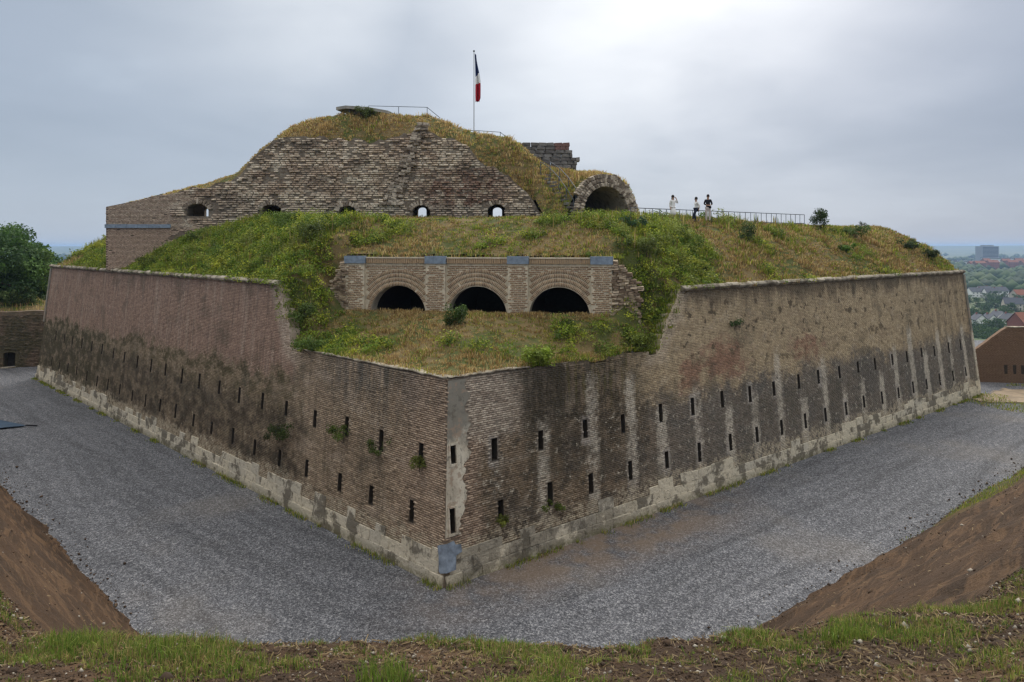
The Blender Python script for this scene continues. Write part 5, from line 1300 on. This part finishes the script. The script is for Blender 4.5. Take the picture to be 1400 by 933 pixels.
cp = np.array([(.075, .048, .03), (.048, .032, .022), (.12, .088, .06), (.30, .27, .225)])[rng.choice(4, n, p=[.42, .34, .17, .07])]
o = mesh_np('clods', V.reshape(-1, 3), f, material('clod_earth', f_leaf, .95), cols=np.repeat(cp*(.7+.6*rng.random((n, 1))), 6, 0)); tag(o, 'crumbs of earth and small pebbles on the bank', 'earth crumbs', kind='stuff')
for (px, d_, r, lab) in ((222, 4.35, .16, 'broad tuft of fresh green grass on the left part of the crest'), (100, 4.5, .13, 'fresh green grass tuft on the crest, left of the broad tuft'), (525, 3.75, .11, 'small bright green grass tuft near the middle of the bottom edge'), (1160, 4.4, .12, 'bright grass tuft on the right part of the crest')):
    x = PX(px, d_); z = float(z_bank(np.array(x), np.array(d_))); n = 420
    t_ = np.sqrt(rng.random(n))*r*1.5; a = rng.random(n)*2*pi; pp = np.stack([t_*np.cos(a), t_*.6*np.sin(a), 0*a], 1)
    o = blades('grass_tuft', pp, rng.uniform(.05, .16, n), rng.uniform(.003, .006, n), FG[rng.choice(4, n)]*(.8+.5*rng.random((n, 1))), M_BLADE, rng, .6); o.location = (x, d_, z)
    tag(o, lab, 'grass tuft', 'fresh tufts on the crest')
# weeds at the wall foot and along the right bank toe
Pt = []
for P_, L_ in ((PA, LA), (PB, LB)):
    us = rng.uniform(0, L_, 5200); us = us[fbm(us*.6, us*0, 106) > .50]; p = P_(us, np.zeros(len(us))+.03, .12+np.abs(rng.normal(0, .16, len(us)))); p[:, 2] = .02; Pt.append(p)
xx = rng.uniform(14, 34, 26000); yy = rng.uniform(22, 42, 26000); ss = toe_s(xx, yy); kk = (ss > -.2) & (ss < 2.8) & (fbm(xx*.5, yy*.5, 107) > .36+.05*ss+.25*sstep(22, 17, xx)); Pt.append(np.stack([xx, yy, z_bank(xx, yy)], 1)[kk])
xx = rng.uniform(36, 56, 16000); yy = rng.uniform(50, 62.4, 16000); kk = (fbm(xx*.4, yy*.4, 108) > .46-.25*np.exp(-((xx-40.6)**2+(yy-54.6)**2)/6)) & ((np.hypot(xx-40.6, (yy-54.6)*.7) < 2.6) | (yy > 60.8)) & ((xx-T[0])*INB[0]+(yy-T[1])*INB[1] < -.2); Pt.append(np.stack([xx, yy, 0*xx+.05], 1)[kk])
Pt = np.concatenate(Pt); n = len(Pt)
o = blades('verge_grass', Pt, rng.uniform(.05, .24, n), .010+.0005*Pt[:, 1], veg_cols(np.full(n, .68), rng), M_BLADE, rng, .7); tag(o, 'thin weeds along the wall foot and the gravel edge', 'grass', kind='stuff')

# ================================================================ TREES
LEAFC = np.array([(.035, .072, .016), (.05, .095, .02), (.028, .055, .018), (.065, .105, .025)])
def tree(name, label, loc, h, r, nleaf, size, tint=1., group=None, seed=1, data=None):
    t_ = thing(name, label, 'tree', loc, 0, group); rg = np.random.default_rng(seed)
    mb = MB(); top = .45*h; mb.bar((0, 0, -.8), (rg.normal(0, .1), rg.normal(0, .1), top), .035*h, 8, .018*h)
    ncl = 22; cl = []
    for i in range(ncl):
        a = rg.random()*2*pi; zz = .10+.84*rg.random(); rad = r*(1-abs(zz-.45)**2*1.7)*rg.random()**.5*.80
        c = np.array([rad*cos(a), rad*sin(a), zz*h]); cl.append(c)
        if i < 9: mb.bar((0, 0, top*(.5+.5*rg.random())), tuple(c), .011*h, 5, .003*h)
    mb.build('trunk', M_BARK, t_); cl = np.array(cl)
    k = rg.integers(0, ncl, nleaf); dv = rg.normal(size=(nleaf, 3)); dv /= np.linalg.norm(dv, axis=1)[:, None]
    cr = (r*.36*(.65+.7*rg.random(ncl)))[k]; pts = cl[k]+dv*(cr*(.45+.6*rg.random(nleaf)))[:, None]*np.array([1, 1, .8])
    c = LEAFC[rg.integers(0, 4, ncl)][k]*tint*(.75+.5*rg.random((nleaf, 1)))
    V, q = leaf_cards(pts, dv*.7+np.array([0, 0, .4]), size*(.6+.8*rg.random(nleaf)), rg)
    mesh_np('crown', V, q, M_LEAF, t_, cols=np.repeat(c, 4, 0)); return t_
tl = [(-8, 74, 8.6, 4.6, 'large dark round-crowned tree cut by the left picture edge'), (24, 77, 7.6, 4.0, 'dark green tree second from the left edge behind the moat wall'), (46, 84, 7.2, 3.6, 'tree nearest the left corner of the fort, behind the moat wall'), (8, 90, 9.2, 5.0, 'taller tree at the back of the dark group at the left edge'), (-60, 82, 10., 5., 'tree just beyond the left picture edge')]
for i, (px, d_, h, r, lab) in enumerate(tl[:4]): tree('tree', lab, (PX(px, d_), d_, 6.1), h, r, 9000, .36, 1.7, 'trees behind the moat wall', 200+i)
for i, (px, d_, h) in enumerate(((20, 73.5, 1.9), (40, 74.5, 2.3))): shrub('bush', ('pale green bush on top of the left moat wall' if i == 0 else 'dark bush on the left moat wall nearest the fort corner'), 'bush', (PX(px, d_), d_, 6.15), 1.5, h, 900, .22, (.09, .13, .04) if i == 0 else (.05, .08, .025), 'bushes on the left moat wall')

# ================================================================ LEFT: moat end wall with door, tarp
def f_cs(t):
    p = t.pos(); n = t.noise(p, .5, 5, .6); f = t.noise(p, 3., 4); b = t.attr('rnd')
    c = t.mix(t.mapr(n, .4, .62), (.16, .115, .085), (.085, .075, .045)); c = t.mix(t.mul(t.mapr(f, .5, .7), .5), c, (.22, .17, .125)); k = t.mapr(b, 0, 1, .8, 1.2, False)
    return dict(col=t.mix(1., c, t.xyz(k, k, k), 'MULTIPLY'), nrm=t.bump(f, .6, .05))
M_CS = material('moat_wall_brick', f_cs)
w0, w1 = np.array([-66., 67.]), np.array([-42., 74.]); wd = (w1-w0)/np.linalg.norm(w1-w0); wn = np.array([wd[1], -wd[0]]); WLn = np.linalg.norm(w1-w0)
cw = thing('moat_wall', 'brown retaining wall with a small dark doorway at the left end of the moat', 'wall', (w0[0], w0[1], 0)); bpy.context.view_layer.update()
def PW(u, v, w): return np.stack([wd[0]*u+wn[0]*(w-.08*v), wd[1]*u+wn[1]*(w-.08*v), v+0*u], -1)
dc = 12.05
for k_ in range(400):
    pp = w0+wd*(k_*.05)
    if pp[0]/pp[1]*900+700 > 12: dc = k_*.05; break
arched_wall('wall_core', PW, 0, WLn, .8, -.5, lambda u: 5.9+.3*(fbm(u*.4, 0*u, 121)-.5), [(dc, .55, 1.5, .12)], 1.2, M_CS, cw)
brick_field('brick_facing', PW, lambda u, v, hw, hh: (v < 5.6) & ~((np.abs(u-dc) < .72) & (v < 1.75)), 3, WLn, 0, 5.8, .42, .16, .03, .03, M_CS, cw, 122, .06, .7)
MB().box((wd[0]*dc-wn[0]*1.25, wd[1]*dc-wn[1]*1.25, .8), (1.6, .12, 2.6), math.atan2(wd[1], wd[0])).build('door', M_DARK, cw)
MB().box((wd[0]*dc+wn[0]*.15, wd[1]*dc+wn[1]*.15, .02), (1.3, .5, .16), math.atan2(wd[1], wd[0])).build('doorstep', M_CORDON, cw)
xs = np.arange(-92, -36, 1.); ys = np.arange(60, 112, 1.)
def z_tl(x, y): dd = -((x-w0[0])*wn[0]+(y-w0[1])*wn[1]); return np.where(dd > .3, 5.5+.9*sstep(.3, 3.5, dd)+.5*(fbm(x*.3, y*.3, 131)-.5)-8*sstep(28, 40, dd), -1.)
tl_, tV, tQ = grid_mesh('upper_ground', xs, ys, z_tl, M_TURF, keep=lambda V, q: (-((V[q, 0]-w0[0])*wn[0]+(V[q, 1]-w0[1])*wn[1])).min(1) > .3)
tag(tl_, 'grassy ground above the left moat wall under the trees', kind='structure')
Pm = sample_faces(tV, tQ, 26000, rng); kk = (Pm[:, 1] < 90); Pm = Pm[kk]; n = len(Pm)
o = blades('bank_grass', Pm, rng.uniform(.15, .6, n), np.full(n, .07), veg_cols(.30+.35*fbm(Pm[:, 0]*.4, Pm[:, 1]*.4, 133), rng), M_BLADE, rng, .6); tag(o, 'dry grass on top of the left moat wall', 'grass', kind='stuff')
# loose sheet on the gravel
mb = []; nx, ny = 24, 12
dT = CAMZ*900/(583-337)
TX, TY = np.meshgrid(np.linspace(0, 1, nx), np.linspace(0, 1, ny))
pr_ = np.array([PX(37, 47.4), 47.4]); pa = np.array([PX(-40, 50.5), 50.5]); pb_ = np.array([PX(-40, 43.8), 43.8])
fx = pr_[0]+(pa[0]-pr_[0])*TX; yt = pr_[1]+(pa[1]-pr_[1])*TX; yb = pr_[1]+(pb_[1]-pr_[1])*TX
fyy = yt+(yb-yt)*TY; fzz = .10+.10*TX*np.sin(TY*3)+.05*(fbm(fx*1.5, fyy*1.5, 141))
i = np.arange(nx*ny).reshape(ny, nx); q = np.stack([i[:-1, :-1], i[:-1, 1:], i[1:, 1:], i[1:, :-1]], -1).reshape(-1, 4)
tp = thing('tarpaulin', 'dark blue sheet lying on the gravel at the left picture edge', 'tarpaulin', (pr_[0], pr_[1], 0))
o = mesh_np('sheet', np.stack([fx-pr_[0], fyy-pr_[1], fzz], -1).reshape(-1, 3), q, flat('blue_sheet', (.030, .060, .105), .45, .2, .6), tp, smooth=True); so = o.modifiers.new('t', 'SOLIDIFY'); so.thickness = .03
MB().bar((-.1, 0, .12), (.75, -.05, .1), .05, 6).build('rope', M_BLACK, tp)

# ================================================================ RIGHT: outer brick wall, path
def f_rb(t):
    p = t.pos(); n = t.noise(p, .4, 4); f = t.noise(p, 4., 4); b = t.attr('rnd')
    c = t.mix(b, (.225, .15, .10), (.155, .10, .068)); c = t.mix(t.mul(t.mapr(n, .45, .65), .5), c, (.20, .135, .095)); return dict(col=c, nrm=t.bump(f, .4, .03))
M_RB = material('outer_wall_brick', f_rb)
r0, r1 = np.array([44.3, 63.2]), np.array([60., 60.5]); rd = (r1-r0)/np.linalg.norm(r1-r0); rn = np.array([rd[1], -rd[0]]); RL = np.linalg.norm(r1-r0)
ow = thing('outer_wall', 'reddish brown brick wall with sloped left shoulder and two narrow slits beyond the right fort corner', 'wall', (r0[0], r0[1], 0)); bpy.context.view_layer.update()
def PO(u, v, w): return np.stack([rd[0]*u+rn[0]*(w-.1*v), rd[1]*u+rn[1]*(w-.1*v), v+0*u], -1)
def otop(u): u = np.asarray(u, float); return 3.05+2.15*np.clip((u-.35)/2.7, 0, 1)
def u_of(px):
    for k_ in range(2000):
        pp = r0+rd*(k_*.01)
        if pp[0]/pp[1]*900+700 > px: return k_*.01
    return 5.
SL = [(u_of(1376), .11, 1.55, .06, 0), (u_of(1388), .11, 1.5, .06, 0), (u_of(1399), .11, 1.45, .06, 0)]
arched_wall('wall_core', PO, 0, RL, .45, -.6, otop, [], .45, M_RB, ow)
brick_field('brick_facing', PO, lambda u, v, hw, hh: (v+hh < otop(u)) & ~np.any([(np.abs(u-s[0]) < .2) & (np.abs(v-1.25) < .48) for s in SL], 0), 0, RL, -.2, 5.2, .26, .09, .015, .03, M_RB, ow, 151, .005, .3)
for s in SL: MB().box(tuple(PO(np.array(s[0]), np.array(1.25), np.array(.0))), (.26, .10, .85), math.atan2(rd[1], rd[0])).build('slit', M_DARK, ow)
for u in np.arange(3.2, RL, 1.1): MB().box(tuple(PO(np.array(u+.5), np.array(5.25), np.array(-.2))), (1.07, .55, .10), math.atan2(rd[1], rd[0])).build('coping', M_CORDON, ow)
# trodden sandy path in front of it
def f_path(t):
    p = t.pos(); n = t.noise(p, .9, 4); f = t.noise(p, 9., 3); return dict(col=t.mix(t.mapr(n, .35, .65), (.30, .235, .165), (.21, .165, .115)), nrm=t.bump(f, .5, .03))
xs = np.arange(39, 70, .5); ys = np.arange(51, 66, .5)
def path_keep(V, q):
    x, y = V[q, 0].mean(1), V[q, 1].mean(1); w = 3.0+1.6*(fbm(x*.3, y*.3, 161)-.5); c = 57.2-.16*(x-42)+.3*np.sin(x*.5)
    return (np.abs(y-c) < w) & ((x-T[0])*INB[0]+(y-T[1])*INB[1] < -.4)
pth, _, _ = grid_mesh('path', xs, ys, lambda x, y: .055+.05*fbm(x*.5, y*.5, 162), material('sandy_path', f_path), keep=path_keep)
tag(pth, 'trodden sandy path past the right corner of the fort', kind='structure')

# ================================================================ TOWN IN THE VALLEY
PALE = [flat('pale_plaster', (.84, .83, .80), .9, .06), flat('cream_plaster', (.56, .50, .42), .9, .06), flat('red_house_brick', (.26, .10, .07), .9, .15), flat('brown_house_brick', (.20, .12, .09), .9, .15)]
ROOF = [flat('slate_roof', (.085, .09, .105), .8, .15), flat('tile_roof', (.24, .095, .055), .85, .2)]
M_WIN = flat('window_glass', (.035, .045, .06), .25, .1)
def house(label, px, py, w, dpt, h, rh, wm, rm, rz=0., group='houses in the valley', nwin=3, storeys=2, chim=True, dist=None, dz=0.):
    """gabled house standing on the valley floor (-44.9)"""
    zg = -44.9+dz; d_ = (CAMZ-zg)*900/(py-337) if dist is None else dist
    t_ = thing('house', label, 'house', (PX(px, d_), d_, zg), rz, group)
    mb = MB(); mb.prism([Vector((-w/2, -dpt/2, -2)), Vector((w/2, -dpt/2, -2)), Vector((w/2, -dpt/2, h)), Vector((-w/2, -dpt/2, h))], (0, 0, 0), (0, dpt, 0))
    for s in (-1, 1): mb.add([(s*w/2, -dpt/2, h+.01), (s*w/2, dpt/2, h+.01), (s*w/2, 0, h+rh)], [(0, 1, 2)])
    mb.build('wall', wm, t_)
    rb = MB(); ov = .5
    for s in (-1, 1): rb.prism([Vector((-w/2-ov, s*(dpt/2+ov), h-.25)), Vector((-w/2-ov, 0, h+rh+.05)), Vector((-w/2-ov, 0, h+rh+.35)), Vector((-w/2-ov, s*(dpt/2+ov), h+.05))], (0, 0, 0), (w+2*ov, 0, 0))
    rf = rb.build('roof', rm, t_)
    if chim: MB().box((w*.25, .3, h+rh+.2), (.9, .9, 1.8)).build('chimney', PALE[2], rf)
    wmsh = MB().box((0, 0, 0), (1.1, .10, 1.3)).mesh('window', M_WIN)
    for st_ in range(storeys):
        for i in range(nwin): o = bpy.data.objects.new('window', wmsh); link(o, t_); o.location = ((i+.5)/nwin*w-w/2, -dpt/2-.03, h*(st_+.55)/storeys)
    return t_
house('red brick house with white dormer front at the right picture edge', 1399, 462, 15, 10, 10, 6, PALE[2], ROOF[1], radians(20), storeys=3)
house('white house front standing against the red house', 1392, 458, 8, 7, 8, 4.5, PALE[0], ROOF[0], radians(75), storeys=3, nwin=2)
hs = [(1338, 447, 9, 8, 5, 4), (1353, 447, 9, 8, 5, 4), (1365, 443, 9, 8, 5.5, 4), (1379, 446, 9, 8, 5, 4)]
nm = ['leftmost', 'second from left', 'third from left', 'rightmost']
for i, (px, py, w, dp, h, rh) in enumerate(hs): house(f'small white gable house with slate roof, {nm[i]} of the row of four gables', px, py, w, dp, h, rh, PALE[0], ROOF[0], radians(80+4*i), nwin=2)
house('long low pale shed between the gable row and the dark trees', 1343, 456, 20, 8, 4, 2.2, PALE[0], ROOF[0], radians(8), storeys=1, nwin=5)
wl = [(1334, 406, 16, 'left'), (1345, 404, 18, 'second'), (1355, 407, 14, 'third'), (1366, 405, 15, 'fourth')]
for px, py, w, nm_ in wl: house(f'white terrace house in the middle distance, {nm_} in its line beyond the trees', px, py, w, 11, 6, 4.5, PALE[0], ROOF[0], radians(rng.uniform(-15, 15)), nwin=4)
house('pale house on its own at the right edge above the red house', 1393, 412, 14, 10, 7, 5, PALE[1], ROOF[1], radians(10))
house('slate roofed house between trees left of the red house', 1384, 424, 14, 10, 6, 5, PALE[1], ROOF[0], radians(-20))
rowlab = 'far row of reddish apartment blocks below the horizon'
for i, px in enumerate(range(1330, 1420, 9)):
    house(rowlab, px, 371+rng.uniform(-2, 2), 17+rng.uniform(0, 6), 13, 19+rng.uniform(-4, 5), 5, PALE[3 if i % 3 else 2], ROOF[1], radians(rng.uniform(-12, 12)), 'far apartment blocks', 6, 5, False)
# tower block on the horizon
tb = thing('tower_block', 'tall square grey-blue tower block on the hazy horizon', 'tower block', (PX(1349.5, 2100), 2100, -45))
M_TB = flat('tower_cladding', (.25, .27, .30), .8, .1)
MB().box((0, 0, 28), (54, 30, 60)).build('wall', M_TB, tb); MB().box((0, 0, 59.5), (30, 18, 5)).build('roof_plant', M_TB, tb)
wmsh = MB().box((0, 0, 0), (49, .4, 2.2)).mesh('window_band', M_WIN)
for k_ in range(14): o = bpy.data.objects.new('window_band', wmsh); link(o, tb); o.location = (0, -15.1, 2+k_*4)
hl = thing('hall', 'long pale industrial hall on the horizon beside the tower block', 'hall', (PX(1375, 2000), 2000, -45)); MB().box((0, 0, 9), (120, 40, 24)).build('wall', PALE[0], hl); MB().box((0, 0, 22), (124, 44, 2)).build('roof', ROOF[0], hl)
hl2 = thing('hall', 'low pale industrial hall left of the tower block, behind the fort corner', 'hall', (PX(1325, 1900), 1900, -45)); MB().box((0, 0, 6), (90, 40, 16)).build('wall', PALE[0], hl2); MB().box((0, 0, 15), (94, 44, 2)).build('roof', ROOF[0], hl2)
# valley trees: a few models, copied
protos = []
for k_ in range(4):
    pr2 = tree('valley_tree', 'round green tree among the houses of the valley', (PX(1338+k_*14, 440), 440, -45.3), 9, 4.6, 900, .8, 1.2, 'trees in the valley', 300+k_); protos.append(pr2)
spots = []
for k_ in range(170):
    band = rng.choice(4, p=[.28, .30, .24, .18]); py = [rng.uniform(452, 478), rng.uniform(410, 438), rng.uniform(383, 400), rng.uniform(372, 382)][band]
    px = rng.uniform(1322, 1412) if band else rng.uniform(1325, 1385); spots.append((px, py))
for px, py in spots:
    d_ = 57.9*900/(py-337)
    src = protos[rng.integers(0, 4)]; o = src.copy(); COL.objects.link(o); o.location = (PX(px, d_), d_, -45.3); s_ = rng.uniform(.6, 1.1)*(1+.35*(d_ > 700)); o.scale = (s_, s_, s_*rng.uniform(.8, 1.1)); o.rotation_euler = (0, 0, rng.random()*6)
    for ch in src.children: c_ = ch.copy(); COL.objects.link(c_); c_.parent = o
# far woods that read as one mass
nw = 9000; ang = rng.uniform(radians(-50), radians(50), nw); rad = np.exp(rng.uniform(np.log(900), np.log(5000), nw)); Pw = np.stack([rad*np.sin(ang), rad*np.cos(ang), np.full(nw, -45.)], 1); kk = fbm(Pw[:, 0]*.004, Pw[:, 1]*.0025, 171) > .47; Pw = Pw[kk]; n = len(Pw)
s = rng.uniform(7, 14, n); V = (oc[None]*(.75+.5*rng.random((n, 6, 1)))*np.array([1.3, 1.3, 1.1]))*s[:, None, None]+Pw[:, None]+np.array([0, 0, .6])*s[:, None, None]; f = (np.arange(n)[:, None, None]*6+tf[None]).reshape(-1, 3)
o = mesh_np('distant_woods', V.reshape(-1, 3), f, M_LEAF, cols=np.repeat(LEAFC[rng.integers(0, 4, n)], 6, 0)); tag(o, 'far-off woods and hedges across the valley', 'woods', kind='stuff')

# ================================================================ HAZE
htop = max(33.5, float(gz.max())+2.); hz = MB().box((0, 45, (htop-48.5)/2), (30000, 30000, htop+48.5)).build('haze', None); tag(hz, 'thin air haze over the valley', 'haze', kind='stuff')
hm = bpy.data.materials.new('haze'); hm.use_nodes = True; hm.node_tree.nodes.clear(); ht = NT(hm.node_tree)
pvn = ht.n('ShaderNodeVolumePrincipled'); pvn.inputs['Color'].default_value = (.46, .67, 1., 1); pvn.inputs['Density'].default_value = .00013; pvn.inputs['Anisotropy'].default_value = .2
ht.L.new(pvn.outputs[0], ht.n('ShaderNodeOutputMaterial').inputs['Volume']); hz.data.materials.append(hm)
